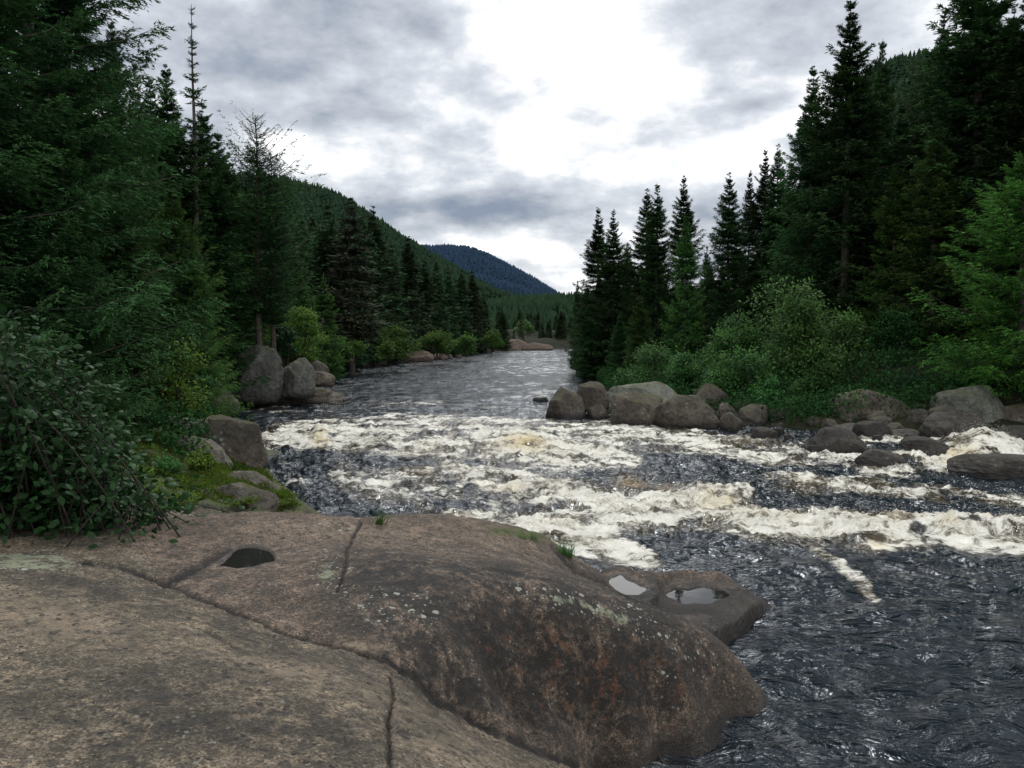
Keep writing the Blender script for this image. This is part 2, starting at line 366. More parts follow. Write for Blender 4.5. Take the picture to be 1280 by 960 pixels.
# ------------------------------------------------------------------ bedrock heightfield
def build_bedrock():
    ctl = []
    def c(*rows):
        for px, py, z in rows: ctl.append(P(px, py, z))
    # near slab
    c((-150, 960, 1.8), (0, 960, 1.78), (200, 960, 1.74), (400, 960, 1.66), (500, 960, 1.56), (580, 958, 1.36), (650, 958, 1.02), (700, 958, .55), (728, 962, .12),
      (0, 860, 1.74), (200, 860, 1.70), (350, 870, 1.64), (450, 880, 1.52), (520, 890, 1.32), (590, 920, 1.0), (660, 940, .5),
      (0, 780, 1.70), (120, 770, 1.66), (230, 780, 1.58), (350, 815, 1.50), (440, 835, 1.42), (-200, 800, 1.8),
      (0, 720, 1.68), (90, 715, 1.64), (150, 712, 1.58), (-250, 720, 1.8))
    # groove between slab and dome
    c((205, 728, 1.47), (300, 768, 1.43), (400, 803, 1.37), (480, 822, 1.30), (530, 850, 1.12), (570, 893, .82), (640, 926, .42), (700, 948, .12))
    # dome
    c((260, 735, 1.455), (340, 740, 1.47), (430, 760, 1.44), (500, 790, 1.36), (350, 712, 1.465), (300, 716, 1.455), (430, 695, 1.48), (500, 700, 1.50), (600, 712, 1.42), (700, 732, 1.25), (780, 757, 1.02), (860, 793, .72), (915, 832, .42), (945, 862, .2), (965, 890, -.05),
      (520, 750, 1.42), (600, 770, 1.26), (700, 790, 1.02), (800, 810, .78),
      (560, 830, 1.12), (620, 860, .88), (700, 860, .70), (780, 870, .52), (850, 870, .38), (650, 900, .66), (720, 915, .36), (800, 920, .2), (880, 900, .13), (765, 952, .0), (830, 945, -.08), (920, 915, -.08))
    # plateau behind
    c((0, 690, 1.62), (60, 672, 1.60), (150, 655, 1.53), (250, 645, 1.50), (340, 641, 1.44), (420, 652, 1.36), (500, 657, 1.24), (560, 661, 1.14), (620, 667, 1.02), (670, 675, .88), (705, 690, .72),
      (200, 680, 1.53), (300, 665, 1.50), (300, 690, 1.45), (420, 675, 1.44), (520, 680, 1.38), (620, 690, 1.24), (680, 705, 1.04),
      (740, 715, .60), (800, 712, .44), (850, 714, .27), (905, 724, .15), (940, 740, .10), (780, 733, .41), (850, 743, .25), (900, 748, .12), (965, 754, -.02), (930, 762, .05), (912, 778, .03), (940, 775, -.1),
      (760, 742, .66), (830, 768, .27), (880, 783, .12), (905, 797, .0))
    # drop on the river side behind the edge
    def w(x, y, z): ctl.append(np.array([x, y, z]))
    for (px, py, z, dy, dz) in ((420, 652, 1.35, .8, -1.35), (500, 657, 1.24, .8, -1.25), (560, 661, 1.14, .8, -1.2), (620, 667, 1.02, .7, -1.2), (670, 675, .88, .7, -1.1), (705, 690, .72, .7, -.95),
                                (760, 704, .55, .7, -.8), (850, 714, .34, .6, -.7), (920, 730, .2, .5, -.6), (340, 641, 1.41, 1.0, -1.1)):
        p = P(px, py, z); w(p[0] + .1, p[1] + dy, z + dz); w(p[0] + .3, p[1] + dy + 1.2, -.8)
    for (x, y) in ((3.2, 7), (3.2, 8.5), (3.4, 10), (4, 11), (2.6, 5.9), (1.6, 5.4), (1.0, 5.0), (1.5, 4.2), (2, 3), (4, 5), (4, 3), (5, 8), (2, 12.5), (0, 13), (5, 13), (-.8, 14.5), (-1.5, 18), (0, 20), (4, 20)):
        w(x, y, -.8)
    w(.55, 4.3, .6); w(.8, 3.5, .6); w(.2, 2.5, 1.5); w(-1, 2, 1.75); w(-3, 2, 1.85)
    # mossy bank to the left
    c((370, 632, .62), (340, 612, .70), (300, 628, .80), (250, 632, .95), (200, 628, 1.12), (150, 632, 1.30), (120, 610, 1.38), (300, 600, .85), (240, 605, 1.0), (180, 600, 1.22), (140, 575, 1.42),
      (230, 590, 1.12), (190, 560, 1.45), (150, 545, 1.6), (210, 540, 1.62), (120, 540, 1.7), (60, 560, 1.75), (0, 600, 1.75), (290, 575, .95))
    for (px, py, z) in ((378, 622, .2), (352, 600, .25), (336, 590, .28)):
        p = P(px, py, z); w(p[0], p[1], z); w(p[0] + .7, p[1] + .2, -.5); w(p[0] + 1.6, p[1], -.8)
    for (x, y, z) in ((-6, 19, 1.1), (-8, 17, 2.0), (-10, 14, 2.2), (-9, 10, 2.0), (-9, 6, 2.0), (-5, 20, .3), (-3.6, 19.5, -.5), (-4.6, 22, -.5), (-12, 18, 2.4), (-13, 8, 2.3), (-7, 23, .3), (-12, 24, 2.0)): w(x, y, z)
    C = np.array(ctl)
    def kern(d2): return np.sqrt(d2 + .18 ** 2)
    D = ((C[:, None, :2] - C[None, :, :2]) ** 2).sum(-1)
    n = len(C)
    A = np.zeros((n + 3, n + 3)); A[:n, :n] = kern(D) - np.eye(n) * .02
    A[:n, n] = 1; A[:n, n + 1:] = C[:, :2]; A[n, :n] = 1; A[n + 1:, :n] = C[:, :2].T
    sol = np.linalg.solve(A, np.concatenate([C[:, 2], np.zeros(3)]))
    def hfun(x, y):
        x = np.asarray(x, float); sh = x.shape; x = x.ravel(); y = np.asarray(y, float).ravel()
        z = sol[n] + sol[n + 1] * x + sol[n + 2] * y
        for i in range(n): z = z + sol[i] * kern((x - C[i, 0]) ** 2 + (y - C[i, 1]) ** 2)
        return z.reshape(sh)
    nr, nc = 820, 900
    s = np.linspace(1 / 2.2, 1 / 24.0, nr); Y = (1 / s)[:, None] * np.ones((1, nc))
    T = np.linspace(-1.15, .62, nc)[None, :] * np.ones((nr, 1))
    X = T * Y
    Z = hfun(X, Y)
    # blur a little
    for _ in range(3):
        Z[1:-1, 1:-1] = (Z[1:-1, 1:-1] * 4 + Z[:-2, 1:-1] + Z[2:, 1:-1] + Z[1:-1, :-2] + Z[1:-1, 2:]) / 8
    px, py = proj(X, Y, Z)
    wob = 7 * fbm(X * 3, Y * 3, 3, 5); wob2 = 7 * fbm(X * 3, Y * 3, 3, 9)
    qx, qy = px + wob, py + wob2
    att = {}
    # ---- natural relief
    near = sstep(24, 14, Y)
    Z = Z + .026 * fbm(X * 1.7, Y * 1.7, 4, 2) + .018 * (ridged(X * 2.6, Y * 2.2, 4, 6) - .6) + .013 * fbm(X * 9, Y * 9, 4, 3) * near + .006 * fbm(X * 30, Y * 30, 3, 4) * near - .010 * sstep(.35, .7, fbm(X * 13, Y * 13, 3, 44)) * near
    bank = sstep(11.2, 12.4, Y) * sstep(.25, .5, Z); bank0 = bank.copy()
    Z = Z + bank * (.16 * (ridged(X * .8 + 3, Y * .55, 4, 12) - .62) + .09 * np.abs(fbm(X * 1.9, Y * 1.5, 4, 13)) + .02 * fbm(X * 7, Y * 7, 3, 14))
    cracks = [([(205, 726, 5), (250, 745, 5), (300, 768, 4), (360, 792, 3), (420, 808, 3), (480, 820, 5), (520, 842, 7), (545, 872, 9), (600, 905, 8), (660, 932, 8), (720, 955, 8)], .032),
              ([(100, 700, 3), (150, 707, 5), (205, 728, 5), (235, 715, 6), (262, 700, 9), (285, 690, 8)], .035),
              ([(487, 840, 3.5), (492, 870, 3), (484, 900, 4), (488, 930, 4), (485, 965, 4)], .04),
              ([(450, 652, 4), (435, 680, 4), (432, 700, 4), (428, 720, 3), (420, 740, 1.5)], .035),
              ([(560, 705, 2), (640, 716, 3), (700, 728, 3), (745, 745, 2)], .012),
              ([(690, 680, 5), (720, 712, 6), (745, 722, 5), (800, 748, 5), (850, 764, 5), (890, 778, 4)], .05),
              ([(260, 790, 2.5), (300, 810, 3), (360, 822, 2)], .012), ([(150, 640, 2), (200, 632, 4), (300, 634, 4), (370, 634, 3)], .05),
              ([(120, 556, 3), (180, 552, 3), (240, 556, 4), (262, 566, 3)], .1)]
    cr = np.zeros_like(Z)
    cnx = 3.2 * fbm(X * 22, Y * 22, 3, 23); cny = 3.2 * fbm(X * 22, Y * 22, 3, 24)
    brk = .65 + .5 * fbm(X * 7, Y * 7, 3, 21)
    for pts, dep in cracks:
        d = polydist(qx * .35 + px * .65 + cnx, qy * .35 + py * .65 + cny, pts)
        g = np.exp(-(d * 1.5) ** 4); Z = Z - dep * g * brk - dep * .3 * np.exp(-(d / 2.5) ** 2)
        cr = np.maximum(cr, np.clip(g * 1.1 * np.clip(brk * 1.6, .15, 1) - .1, 0, 1) * (1 if dep > .02 else .55))
    # little step of the notch next to the lower crack
    st = inpoly(qx, qy, [(487, 835), (510, 828), (540, 862), (555, 885), (540, 900), (500, 850)])
    Z = Z - .02 * st
    att['crack'] = cr
    def blob(cx, cy, rx, ry, ang=0):
        a = math.radians(ang); dx = qx - cx; dy = qy - cy
        u = (dx * math.cos(a) + dy * math.sin(a)) / rx; v = (-dx * math.sin(a) + dy * math.cos(a)) / ry
        return np.exp(-(u * u + v * v))
    domepoly = [(205, 728), (300, 768), (400, 803), (480, 822), (530, 850), (570, 893), (640, 926), (740, 965), (1000, 965), (1000, 640), (560, 630), (300, 640), (150, 660)]
    dome = inpoly(qx, qy, domepoly).astype(float)
    for _ in range(6): dome[1:-1, 1:-1] = (dome[:-2, 1:-1] + dome[2:, 1:-1] + dome[1:-1, :-2] + dome[1:-1, 2:]) / 4
    att['dome'] = dome
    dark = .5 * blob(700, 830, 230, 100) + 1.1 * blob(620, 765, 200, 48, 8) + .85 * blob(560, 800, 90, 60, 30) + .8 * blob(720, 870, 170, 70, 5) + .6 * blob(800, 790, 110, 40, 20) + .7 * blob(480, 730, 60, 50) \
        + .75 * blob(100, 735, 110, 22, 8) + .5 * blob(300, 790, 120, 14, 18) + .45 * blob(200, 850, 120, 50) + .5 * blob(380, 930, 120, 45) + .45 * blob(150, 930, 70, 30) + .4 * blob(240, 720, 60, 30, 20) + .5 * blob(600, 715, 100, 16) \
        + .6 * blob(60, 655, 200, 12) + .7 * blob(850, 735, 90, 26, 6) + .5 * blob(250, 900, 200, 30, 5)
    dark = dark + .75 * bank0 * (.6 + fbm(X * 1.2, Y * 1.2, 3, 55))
    att['dark'] = np.clip(dark, 0, 1)  # dark patches plus painted shade over the steep dome face
    att['orange'] = np.clip(.9 * blob(720, 860, 140, 50, 8) + .7 * blob(680, 800, 100, 25, 5) + .6 * blob(820, 850, 60, 40), 0, 1)
    att['lichen'] = np.clip(.98 * blob(410, 712, 28, 26) + .9 * blob(700, 748, 70, 16, 14) + .8 * blob(790, 775, 60, 22, 20) + .8 * blob(500, 760, 70, 28, 10) + 1.9 * blob(35, 702, 66, 13, 2) + .5 * blob(880, 830, 40, 30, 40) + .7 * blob(830, 850, 20, 14) + .4 * blob(420, 660, 60, 14), 0, 1.5)
    att['pale'] = np.clip(.9 * blob(450, 808, 24, 7) + .6 * blob(549, 714, 12, 6) + .6 * blob(60, 775, 120, 26, 12) + .5 * blob(400, 850, 160, 18, 16) + .5 * blob(560, 940, 90, 22, 14) + .35 * blob(480, 665, 200, 12, 2), 0, 1)
    moss = 1.1 * blob(300, 615, 70, 18, 8) + 1.3 * blob(200, 618, 55, 17, 15) + .9 * blob(200, 575, 60, 14) + .6 * blob(250, 590, 50, 14) + .9 * blob(340, 628, 45, 9) + .5 * blob(630, 668, 40, 4, 8)
    moss = moss * sstep(11.5, 12.5, Y + .0 * X) + 1.0 * blob(655, 668, 38, 5, 8) + sstep(13, 15, Y) * .6
    att['moss'] = np.clip(moss, 0, 1)
    lev = W(Y) + .03 * fbm(X * 2, Y * 2, 2, 8)
    wet = sstep(.16, .03, Z - lev) + .95 * sstep(.22, .6, blob(875, 752, 75, 30, 6) + .25 * fbm(X * 6, Y * 6, 3, 88)) * sstep(.55, .35, Z) + .8 * blob(920, 770, 30, 26) 
    att['wet'] = np.clip(wet, 0, 1)
    # ---- low shelf that carries the waterside puddle
    sh = [P(a, b, .2) for a, b in ((790, 716), (850, 712), (905, 719), (946, 737), (962, 749), (930, 768), (903, 790), (870, 790), (825, 770), (800, 750))]
    m_ = inpoly(X + .10 * fbm(X * 3, Y * 3, 3, 97), Y + .18 * fbm(X * 3, Y * 3, 3, 98), [(q[0], q[1]) for q in sh]).astype(float)
    for _ in range(16): m_[1:-1, 1:-1] = (m_[:-2, 1:-1] + m_[2:, 1:-1] + m_[1:-1, :-2] + m_[1:-1, 2:]) / 4
    Z = np.maximum(Z, -.5 + (.5 + .215 + .05 * fbm(X * 2.2, Y * 2.2, 4, 99) + .012 * fbm(X * 16, Y * 16, 3, 96) - .04 * (X - 2.2)) * sstep(0, .8, m_))
    # ---- puddles
    pud = []
    for nm, poly, dz in (('triangular', [(268, 711), (282, 698), (300, 686), (318, 683), (334, 690), (348, 692), (343, 702), (322, 709), (300, 710)], 1.447),
                         ('bright', [(758, 722), (775, 719), (795, 729), (812, 738), (800, 744), (780, 742), (764, 733)], .375),
                         ('wide', [(828, 739), (845, 733), (880, 731), (905, 738), (918, 745), (886, 755), (858, 756), (842, 751), (830, 745)], .185)):
        zp = dz
        pts = [tuple(P(q[0], q[1], zp)) for q in poly]
        ins = inpoly(X + .07 * fbm(X * 5, Y * 5, 3, 77), Y + .16 * fbm(X * 5, Y * 5, 3, 78), [(q[0], q[1]) for q in pts])
        m_ = ins.astype(float)
        for i_ in range(26):
            m_[1:-1, 1:-1] = (m_[:-2, 1:-1] + m_[2:, 1:-1] + m_[1:-1, :-2] + m_[1:-1, 2:]) / 4
            if i_ == 4: mn_ = m_.copy()
        kw = sstep(.005, .30, m_); k = sstep(.35, .8, mn_)
        Z = Z * (1 - kw) + (zp + .006 + .012 * (1 - mn_) + .12 * (Z - zp)) * kw
        Z = Z * (1 - k) + np.minimum(Z, zp - .02) * k
        Z = np.where((m_ > .01) & (Y > 0) & (mn_ < .3), np.maximum(Z, zp + .004), Z)
        att['wet'] = np.maximum(att['wet'], sstep(.1, .5, m_) * .8)
        cx, cy = np.mean([q[0] for q in pts]), np.mean([q[1] for q in pts])
        pts = [(cx + (q[0] - cx) * 1.12, cy + (q[1] - cy) * 1.12, zp) for q in pts]
        pud.append((nm, pts, zp))
    V = np.stack([X, Y, Z], -1).reshape(-1, 3)
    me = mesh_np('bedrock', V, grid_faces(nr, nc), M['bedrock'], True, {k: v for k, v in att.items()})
    # drop faces well under water is unnecessary; keep one sheet
    o = link('bedrock_ground', me); tag(o, kind='structure')
    for nm, pts, zp in pud:
        pts = np.array(pts); c0 = pts.mean(0)
        n_ = len(pts); t = np.linspace(0, n_, n_ * 6, endpoint=False); i0 = np.floor(t).astype(int) % n_; f = (t % 1)[:, None]
        pm, p0, p1, p2 = pts[(i0 - 1) % n_], pts[i0], pts[(i0 + 1) % n_], pts[(i0 + 2) % n_]
        q = .5 * ((2 * p0) + (-pm + p1) * f + (2 * pm - 5 * p0 + 4 * p1 - p2) * f * f + (-pm + 3 * p0 - 3 * p1 + p2) * f ** 3)
        q[:, 2] = zp
        Vp = np.concatenate([[c0 * [1, 1, 0] + [0, 0, zp]], q]); Vp = Vp - [c0[0], c0[1], zp]
        k = len(q)
        Fp = [[0, 1 + i, 1 + (i + 1) % k] for i in range(k)]
        po = link('rain_puddle', mesh_np('puddle', Vp, Fp, M['puddle'], True), loc=(c0[0], c0[1], zp))
        lab = {'triangular': 'dark triangular rain puddle in the hollow of the brown rock plateau',
               'bright': 'small pale teardrop puddle reflecting white sky on the low rock ledge',
               'wide': 'wide shallow puddle at the wet tip of the low rock ledge'}[nm]
        tag(po, lab, 'puddle', 'rain puddles on the rock')
    return hfun, (X, Y, Z)
HF, BR = build_bedrock()
from mathutils.bvhtree import BVHTree
def bed_z(x, y):
    X, Y, Z = BR
    nr, nc = X.shape
    s = 1 / y; r = (1 / 2.2 - s) / (1 / 2.2 - 1 / 24.0) * (nr - 1); c_ = (x / y + 1.15) / 1.77 * (nc - 1)
    r = int(min(max(r, 0), nr - 1)); c_ = int(min(max(c_, 0), nc - 1))
    return float(Z[r, c_])
def bed_hit(px, py):
    """first point of the photo ray on the bedrock"""
    x, y, d = ray(px, py)
    for Yd in np.arange(2.5, 23, .02):
        t = Yd / y
        z = CZ + d * t
        if z < bed_z(x * t, Yd): return np.array([x * t, Yd, z])
    return None

# ------------------------------------------------------------------ shorelines
LS = [PW(*q) for q in ((372, 636), (334, 592), (322, 560), (285, 520), (282, 508), (395, 497), (428, 493), (405, 474), (412, 462), (455, 452), (520, 449), (600, 442), (632, 439), (690, 436.5))]
LS = sorted([(p[1], p[0]) for p in LS])
def shoreL(Y):
    ys = [0, 8] + [a for a, b in LS] + [LS[-1][0] + 25, 500, 4000]
    xs = [-8, -8] + [b for a, b in LS] + [60, 400, 3000]
    return np.interp(Y, ys, xs)
RS = [PW(*q) for q in ((1285, 556), (1100, 548), (960, 540), (880, 530), (800, 522), (735, 512), (722, 488), (716, 474), (712, 462), (708, 450), (706, 442))]
RS = sorted([(p[1], p[0]) for p in RS])
def shoreR(Y):
    ys = [0, 12] + [a for a, b in RS] + [RS[-1][0] + 8, 400, 4000]
    xs = [20, 16] + [b for a, b in RS] + [60, 900, 9000]
    return np.interp(Y, ys, xs)
print('shore', [(round(a), round(b, 1)) for a, b in LS], [(round(a), round(b, 1)) for a, b in RS])

def ground_z(X, Y):
    wl = W(Y)
    e_ = .6
    dl = (shoreL(Y) - X) / np.sqrt(1 + np.clip((shoreL(Y + e_) - shoreL(Y - e_)) / (2 * e_), -4, 4) ** 2); dr = (X - shoreR(Y)) / np.sqrt(1 + np.clip((shoreR(Y + e_) - shoreR(Y - e_)) / (2 * e_), -4, 4) ** 2)
    d = np.maximum(dl, dr)
    jag = .5 * fbm(X * .5, Y * .3, 3, 31)
    z = wl + np.where(d > 0, -.22 + .42 * sstep(.2, 2.0, d) + .75 * sstep(3.2, 8, d + jag) + .05 * np.clip(d, 0, 60) + .5 * sstep(3, 12, d), -.22 - 1.0 * sstep(0, 1.5, -d))
    z = z + .18 * fbm(X * .4, Y * .4, 4, 33) * sstep(0, 3, d)
    # stay below the bedrock sheet
    bx = sstep(-14.5, -11.5, X) * sstep(23.5, 21, Y)
    inner = (np.abs(X / np.maximum(Y, .1)) < 1.1)
    z = np.where((bx > 0) & (X < 6), z * (1 - bx) + np.minimum(z, -.9) * bx, z)
    z = np.where((Y < 2.5) & (np.abs(X) < 14), np.minimum(z, 1.2), z)
    return z
def build_ground():
    nr, nc = 420, 520
    Y = np.concatenate([np.linspace(-60, 3, 30), np.geomspace(3.4, 300, 330), np.geomspace(306, 7000, 60)])
    nr = len(Y)
    T = np.sinh(np.linspace(-2.4, 2.4, nc)) / math.sinh(2.4)
    YY = Y[:, None] * np.ones((1, nc)); XX = T[None, :] * (np.maximum(np.abs(YY), 20) * 1.6 + 10)
    Z = ground_z(XX, YY)
    o = link('ground', mesh_np('ground', np.stack([XX, YY, Z], -1).reshape(-1, 3), grid_faces(nr, nc), M['soil'], True)); tag(o, kind='structure')
build_ground()

# ------------------------------------------------------------------ river
FOAM = [([(335, 548, 12), (380, 543, 16), (430, 545, 18), (520, 545, 20), (600, 552, 24), (660, 560, 26), (720, 566, 20), (790, 572, 11)], 1.0),
        ([(420, 528, 5), (520, 524, 6), (600, 528, 8), (680, 537, 11), (800, 546, 15), (900, 558, 15), (1000, 568, 13), (1090, 578, 9), (1180, 588, 7)], .8),
        ([(560, 588, 9), (640, 606, 18), (700, 625, 24), (760, 640, 26), (820, 640, 22), (880, 628, 13), (935, 620, 9)], 1.0),
        ([(560, 650, 12), (640, 655, 18), (700, 668, 22), (750, 682, 20), (800, 700, 12), (825, 706, 6)], .95),
        ([(840, 648, 10), (930, 653, 17), (1010, 660, 19), (1100, 664, 18), (1200, 668, 18), (1300, 672, 18), (1400, 676, 18)], 1.0),
        ([(960, 598, 6), (1080, 608, 8), (1180, 618, 8), (1300, 632, 8), (1400, 640, 8)], .8),
        ([(1085, 590, 8), (1130, 580, 13), (1180, 570, 19), (1230, 565, 20), (1290, 570, 16), (1380, 570, 14)], 1.0),
        ([(1015, 688, 5), (1050, 708, 7), (1075, 730, 7), (1095, 752, 5)], .75),
        ([(560, 600, 22), (480, 615, 20), (420, 600, 14)], .5), ([(430, 590, 20), (560, 625, 22), (640, 640, 14)], .45),
        ([(350, 560, 9), (360, 590, 8), (400, 625, 14)], .35), ([(310, 514, 6), (400, 507, 6), (520, 504, 6), (640, 512, 8)], .34),
        ([(1080, 548, 8), (1130, 545, 8), (1180, 560, 8)], .8), ([(870, 668, 8), (760, 655, 10)], .5),
        ([(300, 500, 5), (330, 506, 4)], .5), ([(1150, 780, 30), (1220, 800, 18)], .12), ([(860, 930, 50), (700, 960, 30), (900, 900, 20)], .22)]
HUMPS = [(650, 556, 46, 12, .30), (402, 546, 16, 8, .2), (560, 548, 60, 10, .12), (720, 618, 50, 14, .12), (900, 618, 60, 12, .16), (930, 652, 60, 9, .12), (1060, 655, 80, 8, .17), (1200, 660, 80, 9, .17), (1340, 660, 80, 9, .17),
         (1225, 560, 42, 12, .42), (1145, 572, 30, 9, .15), (1000, 600, 40, 8, .12), (780, 664, 40, 14, .08), (1090, 676, 24, 7, .10), (700, 660, 40, 10, .12), (470, 556, 30, 5, .14), (850, 575, 70, 5, .10)]
TAN = [(652, 563, 26, 6, 1.), (520, 590, 30, 5, .5), (403, 552, 9, 7, .9), (640, 612, 30, 5, .5), (790, 604, 22, 9, .8), (830, 612, 26, 5, .6), (900, 630, 30, 10, .5), (1010, 610, 30, 7, .35), (1195, 572, 26, 8, .6), (1090, 684, 26, 5, .4),
       (1000, 652, 18, 5, .5), (1120, 655, 20, 6, .5), (1180, 660, 14, 5, .5), (1240, 655, 14, 6, .5), (930, 650, 30, 5, .4), (1060, 650, 18, 5, .4), (640, 678, 46, 6, .7), (700, 655, 30, 6, .3), (560, 645, 30, 6, .3), (660, 540, 30, 5, .3), (940, 555, 40, 4, .25), (1260, 590, 20, 6, .5), (520, 568, 30, 5, .3)]
def build_river():
    s1 = np.linspace(1 / 3.2, 1 / 45., 820); Y = np.concatenate([1 / s1, np.linspace(45.3, 175, 330), np.geomspace(177, 700, 40)])
    nr = len(Y); nc = 900
    YY = Y[:, None] * np.ones((1, nc)); T = np.linspace(-.62, 1.0, nc)[None, :] * np.ones((nr, 1)); XX = T * YY
    base = W(YY)
    px, py = proj(XX, YY, base)
    wx = 12 * fbm(XX * .9, YY * .9, 3, 41); wy = 6 * fbm(XX * .9 + 9, YY * .9, 3, 43)
    qx, qy = px + wx, py + wy
    foam = np.zeros_like(px)
    for pts, st in FOAM:
        d = polydist(qx, qy, pts)
        foam = np.maximum(foam, st * sstep(1.75, .45, d))
    hump = np.zeros_like(px)
    for cx, cy, rx, ry, a in HUMPS:
        hump = hump + a * np.exp(-((px + wx * .6 - cx) / rx) ** 2 - ((py + wy * .6 - cy) / ry) ** 2)
    tan = np.zeros_like(px)
    for cx, cy, rx, ry, a in TAN:
        tan = np.maximum(tan, a * np.exp(-((qx - cx) / rx) ** 2 - ((qy - cy) / ry) ** 2))
    tan = np.clip(tan * (1 + .8 * fbm(XX * 3, YY * 3, 3, 51)), 0, 1)
    rap = np.clip(sstep(705, 650, py) * sstep(500, 535, py) * sstep(300, 340, px), 0, 1)
    # smooth tongue of fast water in front: less rough
    wX = XX + .5 * fbm(XX * .7, YY * .7, 2, 61); wY = YY + .5 * fbm(XX * .7, YY * .7, 2, 63)
    ch = ridged(wX * .9, wY * 2.0, 3, 65) - .55
    sw = ridged(wX * 2.2 - wY * .7, wY * 3.4 + wX * 1.0, 3, 71) - .55
    fine = fbm(wX * 7, wY * 9, 3, 73)
    atten = sstep(60, 20, YY)
    rr_ = np.hypot(wX - 3.0, wY - 11.5)
    rip = 1.2 * fbm(XX * .55 + YY * .25, (wY - .22 * wX) * 1.9, 2, 171); rip2 = 1.3 * fbm(wX * 1.1 + wY * .3, rr_ * 3.0, 2, 173)
    z = base + hump + rap * (.13 * ch + .045 * sw) + (1 - rap) * (.075 * rip * sstep(60, 25, YY) + .045 * rip2 * atten + 0.0 * sw * atten + .015 * ch * sstep(40, 25, YY)) + .003 * fine * atten
    pool = sstep(26, 34, YY)
    z = z + pool * (.075 * fbm(wX * .45, wY * .8, 3, 181) + .06 * fbm(wX * .5 + 2, wY * 1.3, 2, 183)) * np.clip(.75 + 1.1 * fbm(XX * .08, YY * .05, 3, 185), .15, 1.5)
    # turbulent boiling of foam
    boil = np.abs(fbm(XX * 3.1, YY * 4.5, 4, 81)) * 1.3
    boil2 = fbm(XX * 11, YY * 13, 3, 83)
    z = z + foam * (.13 * boil + .03 * boil2) * rap + foam * (1 - rap) * .03 * boil
    big = fbm(XX * .8 + .35 * YY, YY * .55, 4, 95); mid = fbm(XX * 2.6, YY * 1.9, 4, 96)
    foam = foam * np.clip(.78 + .85 * big + .75 * mid, .10, 1.1)
    foam = np.clip(foam + rap * (.22 * sstep(.2, .9, ch + .6 * fine) + .02) , 0, 1)
    foam = foam * sstep(0, .25, foam) 
    # lace along the rock edge
    calm = .55 + .45 * sstep(12, 6, YY); calm = calm * (1 - .2 * sstep(25, 60, YY))
    att = {'foam': foam, 'tan': tan, 'calm': calm}
    o = link('river', mesh_np('river', np.stack([XX, YY, z], -1).reshape(-1, 3), grid_faces(nr, nc), M['water'], True, att)); tag(o, kind='structure')
    # spray droplets thrown up above the foam crests
    w_ = (foam * np.clip(hump * 5 + boil * .6, 0, 2) * rap * (YY < 30)).ravel() * (YY.ravel() ** 1.0)
    w_ = np.where(foam.ravel() > .45, w_, 0); w_ /= w_.sum()
    idx = RNG.choice(len(w_), 5000, p=w_)
    n = len(idx)
    hgt = RNG.exponential(.035, n) * (1 + 2.2 * np.clip(hump.ravel()[idx] * 3, 0, 1))
    c = np.stack([XX.ravel()[idx] + RNG.normal(0, .05, n), YY.ravel()[idx] + RNG.normal(0, .05, n), z.ravel()[idx] + hgt], -1)
    r = RNG.uniform(.002, .0075, n)[:, None, None]
    oct_ = np.array([[1, 0, 0], [-1, 0, 0], [0, 1, 0], [0, -1, 0], [0, 0, 1.3], [0, 0, -1.3]])
    V = (c[:, None, :] + oct_[None] * r).reshape(-1, 3)
    of = np.array([[0, 2, 4], [2, 1, 4], [1, 3, 4], [3, 0, 4], [2, 0, 5], [1, 2, 5], [3, 1, 5], [0, 3, 5]])
    Fc = (np.arange(n)[:, None, None] * 6 + of[None]).reshape(-1, 3)
    o = link('spray', mesh_np('spray', V, Fc, M['spray'], True)); tag(o, 'fine white spray thrown up over the breaking rapids', 'spray', kind='stuff')
build_river()

